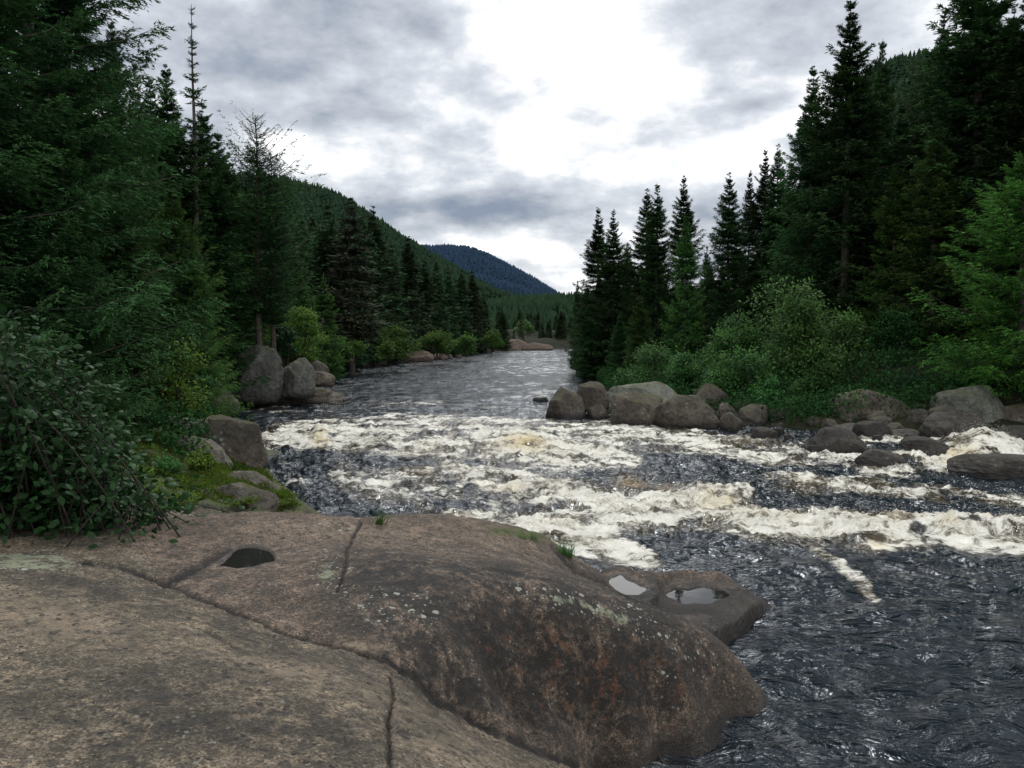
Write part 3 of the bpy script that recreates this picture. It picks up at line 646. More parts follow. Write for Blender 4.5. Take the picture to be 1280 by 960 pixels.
# ------------------------------------------------------------------ boulders
import bmesh
def ico(sub):
    bm = bmesh.new(); bmesh.ops.create_icosphere(bm, subdivisions=sub, radius=1)
    V = np.array([v.co[:] for v in bm.verts]); Fc = np.array([[v.index for v in f.verts] for f in bm.faces]); bm.free(); return V, Fc
ICO5 = ico(6); ICO4 = ico(5)
def n3(V, s, seed):
    return (fbm(V[:, 0] * s + V[:, 2] * s * .7, V[:, 1] * s - V[:, 2] * s * .6, 4, seed) + fbm(V[:, 2] * s + 4, V[:, 0] * s * .8 + V[:, 1] * s * .6, 4, seed + 5)) * .5
def boulder(px0, px1, pyt, pyb, label, Y=None, mt='rock', seed=0, ang=.85, depth=.8, cuts=13, cat='boulder', name='boulder', group='boulders along the river', rough=1.0, zb=None, sink=.3, tilt=0, stretch=None):
    r = np.random.default_rng(seed * 31 + 5)
    if Y is None: Y0 = float(PW((px0 + px1) / 2, pyb)[1])
    else: Y0 = Y
    w = (px1 - px0) / F * Y0; dpt = w * depth
    Yc = Y0 + dpt * .42
    w = (px1 - px0) / F * (Y0 + dpt * .3)
    zt = at(640, pyt, Yc)[2]; zbm = at(640, pyb, Y0)[2]
    if Y is None: zbm = float(W(Y0))
    h = zt - zbm
    xc = ((px0 + px1) / 2 - 640) / F * (Y0 + dpt * .3)
    V, Fc = (ICO5 if (px1 - px0) > 60 else ICO4); V = V.copy()
    a_ = r.uniform(0, 1.57); ca_, sa_ = math.cos(a_), math.sin(a_)
    pn_ = (np.abs(V) ** 5).sum(1) ** .2; V = V / (pn_[:, None] ** r.uniform(.5, .9)); V[:, :2] = V[:, :2] @ np.array([[ca_, sa_], [-sa_, ca_]])
    for i in range(cuts):
        nn = r.normal(size=3); nn[2] = abs(nn[2]) * .8 - .1; nn /= np.linalg.norm(nn)
        d = r.uniform(.60, .95)
        V = V - nn * np.maximum(0, V @ nn - d)[:, None] * ang
    V = V + V * (.16 * n3(V, 1.4, seed))[:, None] * rough
    V = V + V * (.055 * n3(V, 4.5, seed + 50))[:, None] * rough + V * (.022 * n3(V, 14, seed + 70))[:, None] * rough
    if tilt: 
        a = math.radians(tilt); x, z = V[:, 0].copy(), V[:, 2].copy(); V[:, 0] = x * math.cos(a) - z * math.sin(a); V[:, 2] = x * math.sin(a) + z * math.cos(a)
    mn, mx = V.min(0), V.max(0)
    V = (V - (mn + mx) / 2) / ((mx - mn) / 2)
    V[:, 0] *= w / 2; V[:, 1] *= dpt / 2
    H = h * (1 + sink)
    V[:, 2] = V[:, 2] * H / 2 + (zt - zbm) - H / 2
    wl = float(W(Y0)) - zbm
    wet = sstep(.30, .05, V[:, 2] - wl + .06 * n3(V, 3, seed)) if abs(wl) < 1 else np.zeros(len(V))
    o = link(name, mesh_np(name, V, Fc, M[mt], True, {'wet': wet}), loc=(xc, Yc, zbm))
    return tag(o, label, cat, group)
BL = [
 (682, 734, 484, 524, 'dark rounded boulder at the river end of the right bank row', None, 'rock', 1, {}),
 (720, 764, 477, 508, 'mottled boulder tucked behind the rounded end boulder', 27.5, 'rock', 2, {}),
 (752, 852, 477, 512, 'long flat grey-green lichened boulder behind the pointed brown ones', 27.2, 'rock_lichen', 3, {'depth': .6}),
 (734, 764, 504, 524, 'small low rock between the end boulder and its domed neighbour', None, 'rock', 4, {}),
 (763, 831, 490, 533, 'smooth domed boulder second in the front row on the far bank', None, 'rock', 5, {}),
 (810, 898, 493, 536, 'large wedge-shaped boulder sloping down toward the river, middle of the bank row', None, 'rock', 6, {}),
 (860, 914, 479, 512, 'dark boulder half hidden under the bush behind the wedge-shaped one', 27.5, 'rock', 7, {}),
 (896, 925, 503, 524, 'small pale round boulder set back beside the wedge-shaped boulder', 26.2, 'rock', 8, {}),
 (901, 932, 515, 539, 'small brown boulder standing at the waterline below the bush', None, 'rock', 9, {}),
 (923, 965, 505, 538, 'rounded upright brown boulder directly under the big green bush', 25.2, 'rock', 10, {}),
 (940, 976, 533, 549, 'low wet rock at the waterline below the upright brown boulder', None, 'rock_dark', 11, {}),
 (962, 1000, 528, 546, 'small dark rock in the shadow under the big bush', 24.6, 'rock_dark', 12, {}),
 (990, 1030, 524, 545, 'dark low rock left of the biggest bank boulder', 24.8, 'rock_dark', 13, {}),
 (1044, 1141, 486, 540, 'biggest grey boulder on the bank with a seamed rounded top', 24.2, 'rock', 14, {'ang': .75}),
 (1136, 1170, 504, 534, 'narrow boulder leaning on the side of the biggest grey boulder', 24.6, 'rock', 15, {}),
 (1170, 1268, 480, 532, 'broad pale boulder with a flat greenish top under the fir trees', 23.4, 'rock_lichen', 16, {}),
 (1150, 1234, 513, 556, 'dark wide boulder leaning in front of the broad pale one', 22.2, 'rock_dark', 17, {}),
 (1005, 1091, 533, 566, 'dark flat-topped rock with a notch standing in the foaming water', None, 'rock_dark', 18, {'depth': .55, 'ang': .85}),
 (1068, 1124, 526, 550, 'smooth low rock between the notched rock and the bank', 22.6, 'rock_dark', 19, {'depth': .5}),
 (1128, 1192, 546, 574, 'wet dark green rock with spray running off it in the rapids', None, 'rock_dark', 20, {}),
 (1072, 1134, 561, 584, 'low wet rock barely above the foam beside the green one', None, 'rock_dark', 21, {'depth': .6}),
 (1226, 1330, 532, 562, 'long dark boulder at the edge of the frame above the spray', 21.5, 'rock_dark', 22, {}),
 (1195, 1330, 568, 598, 'broad black submerged rock with water pouring past it', None, 'rock_dark', 23, {'depth': .5}),
 (666, 688, 496, 503, 'tiny flat rock breaking the calm water upstream', None, 'rock_dark', 24, {}),
 (1010, 1046, 515, 536, 'small grey rock in the gap beside the biggest bank boulder', 25.5, 'rock', 25, {}),
 (1240, 1330, 498, 540, 'shadowed grey boulder under the light green tree', 23.2, 'rock', 26, {}),
 # left bank
 (150, 262, 518, 552, 'pale flat granite slab under the alder leaves on the mossy bank', 16.0, 'rock_grey', 81, {'depth': .5, 'sink': .6, 'ang': .95}),
 (185, 285, 543, 580, 'middle grey ledge of the mossy bank behind the two small plants', 15.0, 'rock_moss', 82, {'depth': .5, 'sink': .8, 'ang': .95}),
 (262, 350, 588, 622, 'low mossy ledge at the water in front of the rounded boulder', 14.2, 'rock_moss', 83, {'depth': .4, 'sink': .9, 'ang': .95}),
 (240, 345, 602, 640, 'flat grey stone with moss on top just above the brown slab', 13.0, 'rock_moss', 84, {'depth': .4, 'sink': .9, 'ang': .95}),
 (120, 200, 565, 600, 'small weathered grey rock beside the alder bush on the bank', 14.2, 'rock_grey', 85, {'depth': .5, 'sink': .8, 'ang': .95}),
 (230, 333, 519, 597, 'rounded dark boulder standing at the mossy point by the rapids', 16.2, 'rock_stain', 31, {'depth': 1.0, 'ang': 1.0, 'cuts': 22, 'tilt': 14}),
 (272, 353, 431, 492, 'tall grey blocky cliff boulder under the dark conifers', 31.0, 'rock_grey', 132, {'ang': 1.0, 'cuts': 6, 'depth': .8}),
 (246, 296, 446, 494, 'shadowed blocky rock set against the grey cliff boulder', 31.5, 'rock_grey', 133, {'ang': 1.0, 'cuts': 6}),
 (351, 395, 447, 488, 'steep triangular grey boulder beside the blocky cliff boulder', 32.0, 'rock_grey', 33, {'ang': .9}),
 (383, 411, 449, 470, 'flat brown ledge rock stepping into the river on the left bank', 38.0, 'rock', 34, {'ang': .9}),
 (376, 388, 438, 456, 'small square upright stone on top of the brown ledge', 40.0, 'rock', 35, {'ang': .95}),
 (375, 418, 464, 480, 'sloping slab of brown rock dipping into the calm water', 34.0, 'rock', 36, {'tilt': -12}),
 (268, 432, 481, 506, 'long low brown ledge running along the foot of the cliff boulder', None, 'rock', 37, {'depth': .35, 'ang': .9}),
 (200, 300, 486, 512, 'shadowed brown rock at the shore below the bright sapling', 27.0, 'rock', 38, {'depth': .6}),
 (494, 542, 438, 452, 'flat pinkish rock ledge on the far left shore', None, 'rock_pink', 39, {'depth': .4}),
 (532, 562, 441, 450, 'low pinkish stones next to the flat pink ledge', None, 'rock_pink', 40, {'depth': .4}),
 (424, 450, 444, 453, 'small grey boulder in the calm water by the left shore', None, 'rock', 41, {}),
 (452, 482, 441, 452, 'pinkish low rock between two green bushes on the left shore', None, 'rock_pink', 42, {}),
 (617, 662, 424, 438, 'brown boulder heap at the bend of the river', None, 'rock_pink', 43, {'depth': .4}),
 (650, 692, 428, 438, 'long pale pink gravel-like ledge at the far river bend', None, 'rock_pink', 44, {'depth': .3}),
]
for (a, b_, c_, d_, lab, Y, mt, sd, kw) in BL:
    boulder(a, b_, c_, d_, lab, Y, mt, sd, group='boulders and ledges along the river', **kw)
for k, (px, py, wd) in enumerate(((976, 541, 16), (1038, 546, 16), (948, 528, 12), (988, 548, 12), (845, 532, 14), (893, 534, 12), (1100, 549, 14), (1145, 548, 16), (780, 530, 10), (1200, 553, 18), (415, 470, 10), (400, 481, 12), (562, 447, 10), (573, 446, 8), (612, 440, 9))):
    boulder(px - wd / 2, px + wd / 2, py - wd * .42, py + 2, 'small stone wedged at the waterline between the bank boulders', None, 'rock' if k % 2 else 'rock_dark', 60 + k, cat='stone', name='stone', group='small stones at the waterline')

rs = np.random.default_rng(404)
for k in range(46):                                   # loose stones lying up the right bank
    Y = rs.uniform(20.5, 29); x = float(shoreR(Y)) + rs.uniform(.3, 4.2); zg = float(ground_z(np.array(x), np.array(Y)))
    px, py = proj(x, Y, zg); w = rs.uniform(.35, 1.1) * F / Y
    if px > 1400: continue
    boulder(px - w / 2, px + w / 2, py - w * .5, py + 2, 'dark loose stone lying on the shaded bank between the large boulders', Y, ['rock', 'rock_dark', 'rock'][k % 3], 200 + k, cat='stone', name='stone', group='loose stones lying on the right bank', cuts=10)
# ------------------------------------------------------------------ conifers
def norm(v): return v / (np.linalg.norm(v, axis=-1, keepdims=True) + 1e-9)
def conifer(name, seed, h, R, c0, nb, ntw, ncl, tri, wfac=.34, prof=.8, droop=.25, topang=.9, gap=.12, mt='needle_dark', bushy=1.0):
    r = np.random.default_rng(seed)
    t = c0 + (1 - c0) * (1 - np.sqrt(r.uniform(0, 1, nb))) if prof < 2 else c0 + (1 - c0) * r.uniform(0, 1, nb)
    nwh = int(np.clip(nb / 8, 16, 44)); 
    k3 = int(nb * .30); t[:k3] = r.uniform(.58, .985, k3); t = np.sort(t)
    qz = .62 - .45 * sstep(.5, .8, t)
    t = (1 - qz) * t + qz * (np.round(t * nwh) / nwh); t = np.where(t > .965, r.uniform(.80, .985, nb), np.clip(t, c0, 1))
    az = np.arange(nb) * 2.39996 + r.normal(0, .3, nb)
    lob = 1 + .22 * np.sin(az * 2 + seed) * r.uniform(.3, 1) + .12 * np.sin(az * 3 + 2 * seed + t * 7)
    L = R * (np.clip(1 - t, 0, 1) ** prof * (.50 + .50 * sstep(0, .35, 1 - t)) + .008) * r.uniform(.55, 1.18, nb) * lob
    L = np.where(t > c0 + .12 * (1 - c0), L, L * (.55 + .45 * (t - c0) / (.12 * (1 - c0) + 1e-6)))
    L = np.where(r.uniform(0, 1, nb) < gap, L * .45, L)
    a = (t ** 2.2) * topang - droop * (1 - t) ** .6 + r.normal(0, .08, nb)
    bq = .16 + .12 * (1 - t)
    dh = np.stack([np.cos(az), np.sin(az), np.zeros(nb)], -1)
    # twigs
    s = np.clip((np.arange(ntw)[None, :] + r.uniform(0, 1, (nb, ntw))) / ntw, .06, 1.0)
    pos = np.zeros((nb, ntw, 3))
    pos[..., :] = dh[:, None, :] * (L[:, None] * s)[..., None]
    pos[..., 2] += (t * h)[:, None] + L[:, None] * (a[:, None] * s + bq[:, None] * s * s - .1 * np.sin(s * PI))
    side = np.where((np.arange(ntw) % 2)[None, :] == 0, 1., -1.) * np.ones((nb, 1))
    ang = side * r.uniform(.55, 1.1, (nb, ntw)); 
    ca, sa = np.cos(ang), np.sin(ang)
    td = np.stack([dh[:, None, 0] * ca - dh[:, None, 1] * sa, dh[:, None, 0] * sa + dh[:, None, 1] * ca, r.normal(-.12, .16, (nb, ntw)) + a[:, None] * .7], -1)
    td = norm(td)
    tl = bushy * (.13 * R * (1 - t)[:, None] ** .9 + L[:, None] * .36 * (1 - s) * (.35 + .65 * np.minimum(1, s * 4)) + .05) * r.uniform(.6, 1.2, (nb, ntw))
    u = r.uniform(0, 1, (nb, ntw, ncl)) ** .8
    cp = pos[:, :, None, :] + td[:, :, None, :] * (tl[:, :, None] * u)[..., None]
    cp[..., 2] -= .10 * tl[:, :, None] * u * u
    n = nb * ntw * ncl
    cp = cp.reshape(-1, 3)
    d = np.repeat(td.reshape(-1, 3), ncl, 0) + r.normal(0, .42, (n, 3)) * [1, 1, .55]; d = norm(d)
    q = norm(np.cross(d, r.normal(0, 1, (n, 3)) * [.5, .5, 1.6]))
    tf = np.repeat(np.repeat(.26 + .74 * sstep(0, .3, 1 - t), ntw), ncl)[:, None]
    ln = tri * r.uniform(.6, 1.35, n)[:, None] * tf
    cp = cp + r.normal(0, tri * .25, (n, 3)) * tf * [1, 1, .7]
    w_ = ln * wfac * .5
    A = cp - q * w_; B = cp + q * w_; C = cp + d * ln
    V = np.stack([A, B, C], 1).reshape(-1, 3)
    tip = (.02 + .98 * np.repeat(s.reshape(-1), ncl) ** 1.7) * r.uniform(.45, 1.1, n) * (.5 + .5 * u.reshape(-1))  # shade of the bough interior painted in, outer twigs paler
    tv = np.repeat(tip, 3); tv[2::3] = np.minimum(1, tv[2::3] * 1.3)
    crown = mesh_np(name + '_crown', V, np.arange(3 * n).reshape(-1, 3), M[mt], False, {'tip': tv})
    mb = MB()
    zz = np.linspace(-.4, h * .975, 12); r0 = h * .0105 + .02
    xo = .03 * np.sin(zz * .9 + seed)
    mb.tube(np.stack([xo, xo * .5, zz], -1), np.clip(r0 * (1 - zz / h), .004, None) + .002, 7)
    for i in range(0, nb, max(1, nb // 90)):
        ss = np.array([0, .35, .7, .95])
        p = dh[i][None] * (L[i] * ss)[:, None]; p[:, 2] += t[i] * h + L[i] * (a[i] * ss + bq[i] * ss * ss - .1 * np.sin(ss * PI))
        mb.tube(p, np.array([.022, .016, .010, .004]) * (h / 12), 4)
    for i in range(14):                                    # dead lower branches
        z0 = r.uniform(.05, c0 + .05) * h; aa = r.uniform(0, 2 * PI); l = r.uniform(.3, .9) * R * .5
        mb.tube([[0, 0, z0], [math.cos(aa) * l * .5, math.sin(aa) * l * .5, z0 - .05 * l], [math.cos(aa) * l, math.sin(aa) * l, z0 - .25 * l]], [.018, .012, .004], 4)
    return crown, mb.mesh(name + '_trunk', M['bark'], True)
PROTO = {
 'light': [conifer('light0', 210, 8, 2.6, .02, 210, 44, 14, .085, mt='needle_light', droop=.12, prof=.5)],
 'near': [conifer('near%d' % i, 100 + i, 14, 3.1, .04, 330, 60, 18, .075, mt='needle_dark', droop=.32, prof=.75) for i in range(2)],
 'nearmid': [conifer('nearmid%d' % i, 110 + i, 11, 2.5, .03, 290, 46, 16, .080, mt='needle_mid', droop=.30, prof=.7) for i in range(2)],
 'fir': [conifer('fir%d' % i, 120 + i, 13, 2.0 + .15 * i, .05, 290, 34, 10, .120, mt='needle_dark', droop=.28, prof=.72 + .06 * i) for i in range(4)],
 'firmid': [conifer('firmid%d' % i, 130 + i, 12, 2.2, .04, 270, 32, 10, .120, mt='needle_mid', droop=.25, prof=.7) for i in range(2)],
 'olive': [conifer('olive%d' % i, 140 + i, 10, 2.3, .05, 270, 32, 10, .110, mt='needle_olive', droop=.2, prof=.6) for i in range(2)],
 'brown': [conifer('brown0', 150, 12, 1.9, .12, 300, 20, 5, .16, mt='needle_brown', droop=.38, prof=.7, gap=.25)],
 'far': [conifer('far%d' % i, 160 + i, 12, 1.9, .05, 190, 12, 4, .36, mt='needle_far', droop=.22, prof=.75) for i in range(4)],
 'farbrown': [conifer('farbrown0', 170, 12, 1.7, .15, 150, 11, 4, .34, mt='needle_brown', droop=.3, prof=.75)],
 'spindle': [conifer('spindle0', 180, 13, .62, .25, 120, 9, 5, .12, mt='needle_dark', droop=.55, prof=2.1 * .2, gap=.45)],
 'sparse': [conifer('sparse0', 190, 9, 1.7, .30, 260, 15, 7, .095, mt='needle_dark', droop=-.5, prof=.30, gap=.3)],
}
HH = {'light': 8, 'near': 14, 'nearmid': 11, 'fir': 13, 'firmid': 12, 'olive': 10, 'brown': 12, 'far': 12, 'farbrown': 12, 'spindle': 13, 'sparse': 9}
FLIP = [0]
def tree(kind, px, pyt, Y, label, group=None, wid=1.0, name=None, idx=None, dx=0, lean=0, cat='tree'):
    FLIP[0] += 1
    L_ = PROTO[kind]; crown, trunk = L_[(FLIP[0] if idx is None else idx) % len(L_)]
    top = at(px, pyt, Y); x, z1 = top[0] + dx, top[2]
    zg = max(float(ground_z(np.array(x), np.array(float(Y)))), float(W(Y)) + .1)
    if -11 < x < 0 and Y < 22: zg = 1.2
    h = z1 - zg; s = h / HH[kind]
    nm = name or ('fir_tree' if kind in ('fir', 'firmid', 'near', 'nearmid') else 'spruce_tree')
    sw = s * wid
    o = thing(nm, (x, Y, zg - .1), label, cat, group, sc=(sw, sw, s), rot=(0, math.radians(lean), random.uniform(0, 6.28)) if not lean else (0, math.radians(lean), 0))
    link('trunk', trunk, o); link('crown', crown, o)
    return o

# --- skyline trees on the right bank, far to near
RT = [(722, 345, 62, 'slim young fir leaning from the point of the right bank over calm water', 'fir', .8),
 (748, 252, 52, 'pointed fir with open side branches first on the point of the bank', 'fir', 1.15),
 (767, 254, 50, 'pointed fir just behind the one on the point of the bank', 'fir', 1.1),
 (809, 227, 50, 'fir with ragged open top at the start of the middle trio', 'fir', 1.15),
 (822, 219, 48, 'dense narrow fir with blunt dark top in the middle trio', 'fir', 1.0),
 (855, 212, 46, 'tall dense fir closing the middle trio on the right bank', 'fir', 1.1),
 (858, 262, 42, 'greener fir standing in front of the middle trio', 'firmid', 1.0),
 (912, 206, 43, 'lone broad fir standing before a gap of sky on the right bank', 'fir', 1.15),
 (884, 300, 50, 'small fir seen in the gap of sky between two tall firs', 'fir', .9),
 (938, 205, 46, 'thin fir beside the paired tops above the green bush', 'fir', .8),
 (957, 176, 44, 'fir of the paired tops nearer to the calm water', 'fir', .95),
 (973, 170, 43, 'fir of the paired tops nearer to the tall firs', 'fir', .95),
 (990, 190, 44, 'pale green fir top behind the paired tops', 'firmid', .9),
 (1017, 70, 38, 'tall spire fir with stepped branches before the tallest fir', 'fir', 1.1),
 (1064, -18, 36, 'tallest narrow fir on the right bank reaching the top of the picture', 'fir', 1.2),
 (1087, 76, 41, 'short top of a fir showing between the tallest fir and its neighbour', 'fir', .8),
 (1104, 35, 40, 'slender fir with thin pointed top before the wooded hill', 'fir', .9),
 (1147, 62, 42, 'thin sparse fir top rising above the wooded hilltop', 'sparse', .8),
 (1181, 0, 36, 'dark slim fir standing between the hilltop and the giant fir', 'fir', 1.0),
 (1232, -130, 32, 'giant broad dark fir near the right edge of the picture', 'fir', 1.3),
 (1203, 35, 37, 'dark fir squeezed between the slim fir and the giant fir', 'fir', 1.1),
 (1128, 120, 38, 'fir rising just under the rounded top of the wooded hill', 'fir', 1.2),
 (1165, 84, 40, 'fir whose tip ends level with the wooded hilltop', 'fir', 1.1),
 (1268, -10, 36, 'fir with open branches at the top corner of the picture', 'fir', 1.1),
 (1300, -60, 30, 'huge dark fir partly cut off by the picture edge', 'fir', 1.3),
 (800, 365, 42, 'small young fir in front of the dark firs above the lichened boulder', 'firmid', 1.2),
 (775, 385, 44, 'small dark fir low on the point beside the calm water', 'fir', 1.4),
 (735, 375, 50, 'bushy dark fir overhanging the water at the tip of the point', 'fir', 1.5),
 (1120, 200, 33, 'mid green fir filling the dark wall below the wooded hilltop', 'firmid', 1.2),
 (1170, 150, 31, 'broad mid green fir below the dark slim fir', 'firmid', 1.2)]
for (px, py, Y, lab, kd, wd) in RT: tree(kd, px, py, Y, lab, 'firs on the right bank', wd)
def env(pts, x): return float(np.interp(x, [p[0] for p in pts], [p[1] for p in pts]))
EVR = [(712, 400), (740, 300), (780, 290), (840, 260), (875, 330), (900, 290), (960, 220), (1000, 200), (1040, 110), (1085, 135), (1120, 150), (1150, 120), (1220, 40), (1400, -20)]
for i in range(66):
    px = random.uniform(716, 1380); Y = env([(716, 56), (900, 48), (1060, 40), (1280, 33), (1400, 30)], px) + random.uniform(-3, 12)
    py = env(EVR, px) + random.uniform(8, 100)
    tree('fir' if random.random() < .75 else 'firmid', px, py, Y, 'dark fir within the dense wall of firs behind the right bank skyline trees', 'firs filling the forest on the right bank', random.uniform(1.0, 1.4))

# --- left bank
LT = [(20, -420, 17, 'huge near fir whose trunk and dark boughs fill the left edge', 'near', 1.25),
 (78, -190, 19, 'huge near fir with long dark boughs reaching the sky near the upper corner', 'near', .95),
 (-60, -300, 14, 'towering fir beyond the picture edge behind the leafy bush', 'near', 1.2),
 (138, 5, 24, 'dark fir shoulder beside the near giants with boughs against the cloud', 'near', .72),
 (168, 62, 27, 'fir top just right of the near giants on the left bank', 'near', .62),
 (207, 68, 30, 'fir with broad ragged top left of the bare-stemmed spruce', 'fir', 1.2),
 (186, 82, 31, 'small fir top wedged between two taller left bank firs', 'fir', 1.1),
 (253, 115, 31, 'fir with open layered top just right of the bare-stemmed spruce', 'fir', 1.3),
 (272, 150, 33, 'rounded dark fir top descending toward the sparse cedar', 'fir', 1.2),
 (283, 182, 35, 'short fir next to the sparse cedar on the left bank', 'firmid', 1.1),
 (150, 250, 18, 'mid green fir with drooping boughs in front of the near giants', 'nearmid', 1.15),
 (215, 215, 22, 'bright mid green fir under the broad ragged top', 'nearmid', 1.15),
 (238, 290, 21, 'green fir with layered boughs above the bright sapling', 'nearmid', 1.0),
 (262, 225, 33, 'yellowish green cedar-like tree below the rounded fir tops', 'olive', 1.2),
 (288, 245, 37, 'olive green tree beside the snag on the left bank', 'olive', 1.1),
 (306, 300, 38, 'small olive green tree above the blocky cliff boulder', 'olive', 1.1),
 (245, 180, 34, 'brownish half bare fir behind the bright green firs', 'brown', 1.3),
 (338, 300, 40, 'grey brown thin fir above the triangular boulder', 'brown', 1.1),
 (405, 340, 48, 'grey green fir with dead tip beside the shore bushes', 'firmid', 1.3),
 (375, 330, 44, 'green fir standing over the flat brown ledge', 'firmid', 1.2),
 (60, 60, 15, 'shaded fir boughs hanging behind the leafy alder bush', 'near', 1.1)]
for (px, py, Y, lab, kd, wd) in LT: tree(kd, px, py, Y, lab, 'trees on the left bank', wd)
tree('spindle', 239, -12, 30, 'tall bare-stemmed spruce with a tufted tip leaning against the clouds', 'trees on the left bank', 1.0, name='spruce_tree', lean=0)
tree('sparse', 319, 132, 33, 'sparse see-through cedar standing out against the sky', 'trees on the left bank', 1.15, name='cedar_tree', idx=0)
tree('sparse', 338, 178, 33.5, 'lower sparse cedar touching the taller see-through cedar', 'trees on the left bank', 1.0, name='cedar_tree', idx=0)
for i in range(42):
    px = random.uniform(-120, 345); Y = env([(-120, 19), (100, 24), (250, 34), (345, 42)], px) + random.uniform(0, 9)
    py = env([(-120, -100), (100, 60), (160, 130), (240, 170), (290, 215), (345, 275)], px) + random.uniform(20, 130)
    tree(random.choice(['fir', 'fir', 'firmid', 'olive']), px, py, Y, 'shaded conifer deep in the forest behind the left bank trees', 'conifers filling the forest on the left bank', random.uniform(1.0, 1.3))
FT = [(376, 258, 62, 'dark spire at the near end of the far left shore trees'), (390, 264, 66, 'narrow dark fir close to the near end of the far left row'), (409, 248, 64, 'dark fir before the wooded hillside left of the greyish spruce'),
 (428, 262, 66, 'dark fir directly left of the tall greyish spruce'), (466, 254, 78, 'fir with forked tufted top standing above the hill line'), (452, 262, 74, 'dark fir between the greyish spruce and the tufted top'),
 (489, 300, 84, 'dark fir below the hill line right of the tufted top'), (510, 291, 92, 'single sharp spire breaking the hill line halfway down the far shore'), (530, 320, 100, 'fir just after the single sharp spire'),
 (545, 322, 108, 'pointed fir where the near hill meets the blue mountain'), (560, 330, 112, 'fir in front of the start of the blue mountain'), (577, 333, 118, 'dark fir standing before the blue mountain slope'), (590, 335, 124, 'last tall fir before the blue mountain')
 ]
for (px, py, Y, lab) in FT: tree('far', px, py, Y, lab, 'firs along the far left shore', 1.25)
tree('farbrown', 438, 238, 60, 'tall greyish brown spruce with dead lower branches on the far shore', 'firs along the far left shore', 1.5)
for i in range(95):
    px = 355 + 330 * random.random() ** 1.0; 
    Y = env([(355, 56), (440, 66), (520, 92), (600, 130), (640, 160), (700, 215)], px) + random.uniform(-4, 22)
    py = env([(355, 285), (440, 275), (510, 318), (560, 340), (600, 358), (640, 380), (700, 395)], px) + abs(random.gauss(0, 26)) + 4
    if random.random() < .3: Y -= 6; py += 30
    x = (px - 640) / F * Y
    if x > shoreL(Y) - 1: 
        while x > shoreL(Y) - 1 and Y < 260: Y += 3; x = (px - 640) / F * Y
    tree('far' if random.random() < .85 else 'farbrown', px, min(py, 412), Y, 'dark conifer among the crowded far left shore firs below the skyline', 'conifers crowding the far left shore', random.uniform(1.1, 1.5))
for i in range(60):
    px = random.uniform(640, 735); Y = random.uniform(185, 300)
    tree('far', px, random.uniform(386, 414), Y, 'tiny distant conifer beyond the bend of the river', 'distant conifers beyond the river bend', random.uniform(1.3, 1.9))

for i in range(34):
    px = random.uniform(672, 740); Y = random.uniform(188, 215)
    tree('far', px, random.uniform(400, 420), Y, 'low dark conifer on the flat ground at the river bend', 'low conifers at the river bend', random.uniform(1.5, 2.2))
# bare snags
def snag(px, pyt, Y, h, lean, label):
    top = at(px, pyt, Y); r = np.random.default_rng(int(px))
    h = float(top[2] - ground_z(np.array(top[0]), np.array(float(Y)))) + .1
    mb = MB(); base = -.2
    z = np.linspace(0, h, 9); mb.tube(np.stack([lean * z + .03 * np.sin(z * 2), 0 * z, z], -1), np.linspace(.06, .010, 9), 6)
    me = mb.mesh('snag_trunk', M['bark_grey'])
    mb2 = MB()
    for k in range(22):
        z0 = r.uniform(.3, .97) * h; a = r.uniform(0, 6.28); l = r.uniform(.12, .35)
        mb2.tube([[lean * z0, 0, z0], [lean * z0 + math.cos(a) * l * .6, math.sin(a) * l * .6, z0 + .1 * l], [lean * z0 + math.cos(a) * l, math.sin(a) * l, z0 - .1 * l]], [.014, .008, .003], 4)
    o = thing('dead_tree', (top[0] - lean * h, Y, top[2] - h), label, 'dead tree', 'bare dead trees')
    link('trunk', me, o); link('branch', mb2.mesh('snag_branch', M['bark_grey']), o)
snag(316, 288, 42, 1.3, .02, 'pale upright bare snag among the left bank trees below the sparse cedar')
snag(327, 312, 41, .8, -.05, 'pale leaning bare snag crossing the upright one')
snag(404, 340, 52, 1.6, .02, 'grey broken snag tip beside the grey green fir')

# ------------------------------------------------------------------ leafy shrubs
def leaves(P0, D, size, r, tipv, curl=.25, wf=.5):
    """P0 leaf bases, D directions"""
    n = len(P0); D = norm(D)
    up = norm(r.normal(0, .45, (n, 3)) + [0, -.15, 1.0])
    S = norm(np.cross(D, up)); N = np.cross(S, D)
    L = size * r.uniform(.65, 1.25, n)[:, None]; w = L * wf
    a = P0; b = P0 + D * L * .45 + S * w * .5 - N * L * .03; c = P0 + D * L - N * L * curl; d = P0 + D * L * .45 - S * w * .5 - N * L * .03
    e = P0 + D * L * .5 + N * L * .06
    f1 = P0 + D * L * .8 + S * w * .34 - N * L * curl * .5; f2 = P0 + D * L * .8 - S * w * .34 - N * L * curl * .5
    V = np.stack([a, b, f1, c, f2, d, e], 1).reshape(-1, 3)
    tri = np.array([[0, 1, 6], [1, 2, 6], [2, 3, 6], [3, 4, 6], [4, 5, 6], [5, 0, 6]])
    Fc = (np.arange(n)[:, None, None] * 7 + tri[None]).reshape(-1, 3)
    return V, Fc, np.repeat(tipv, 7)
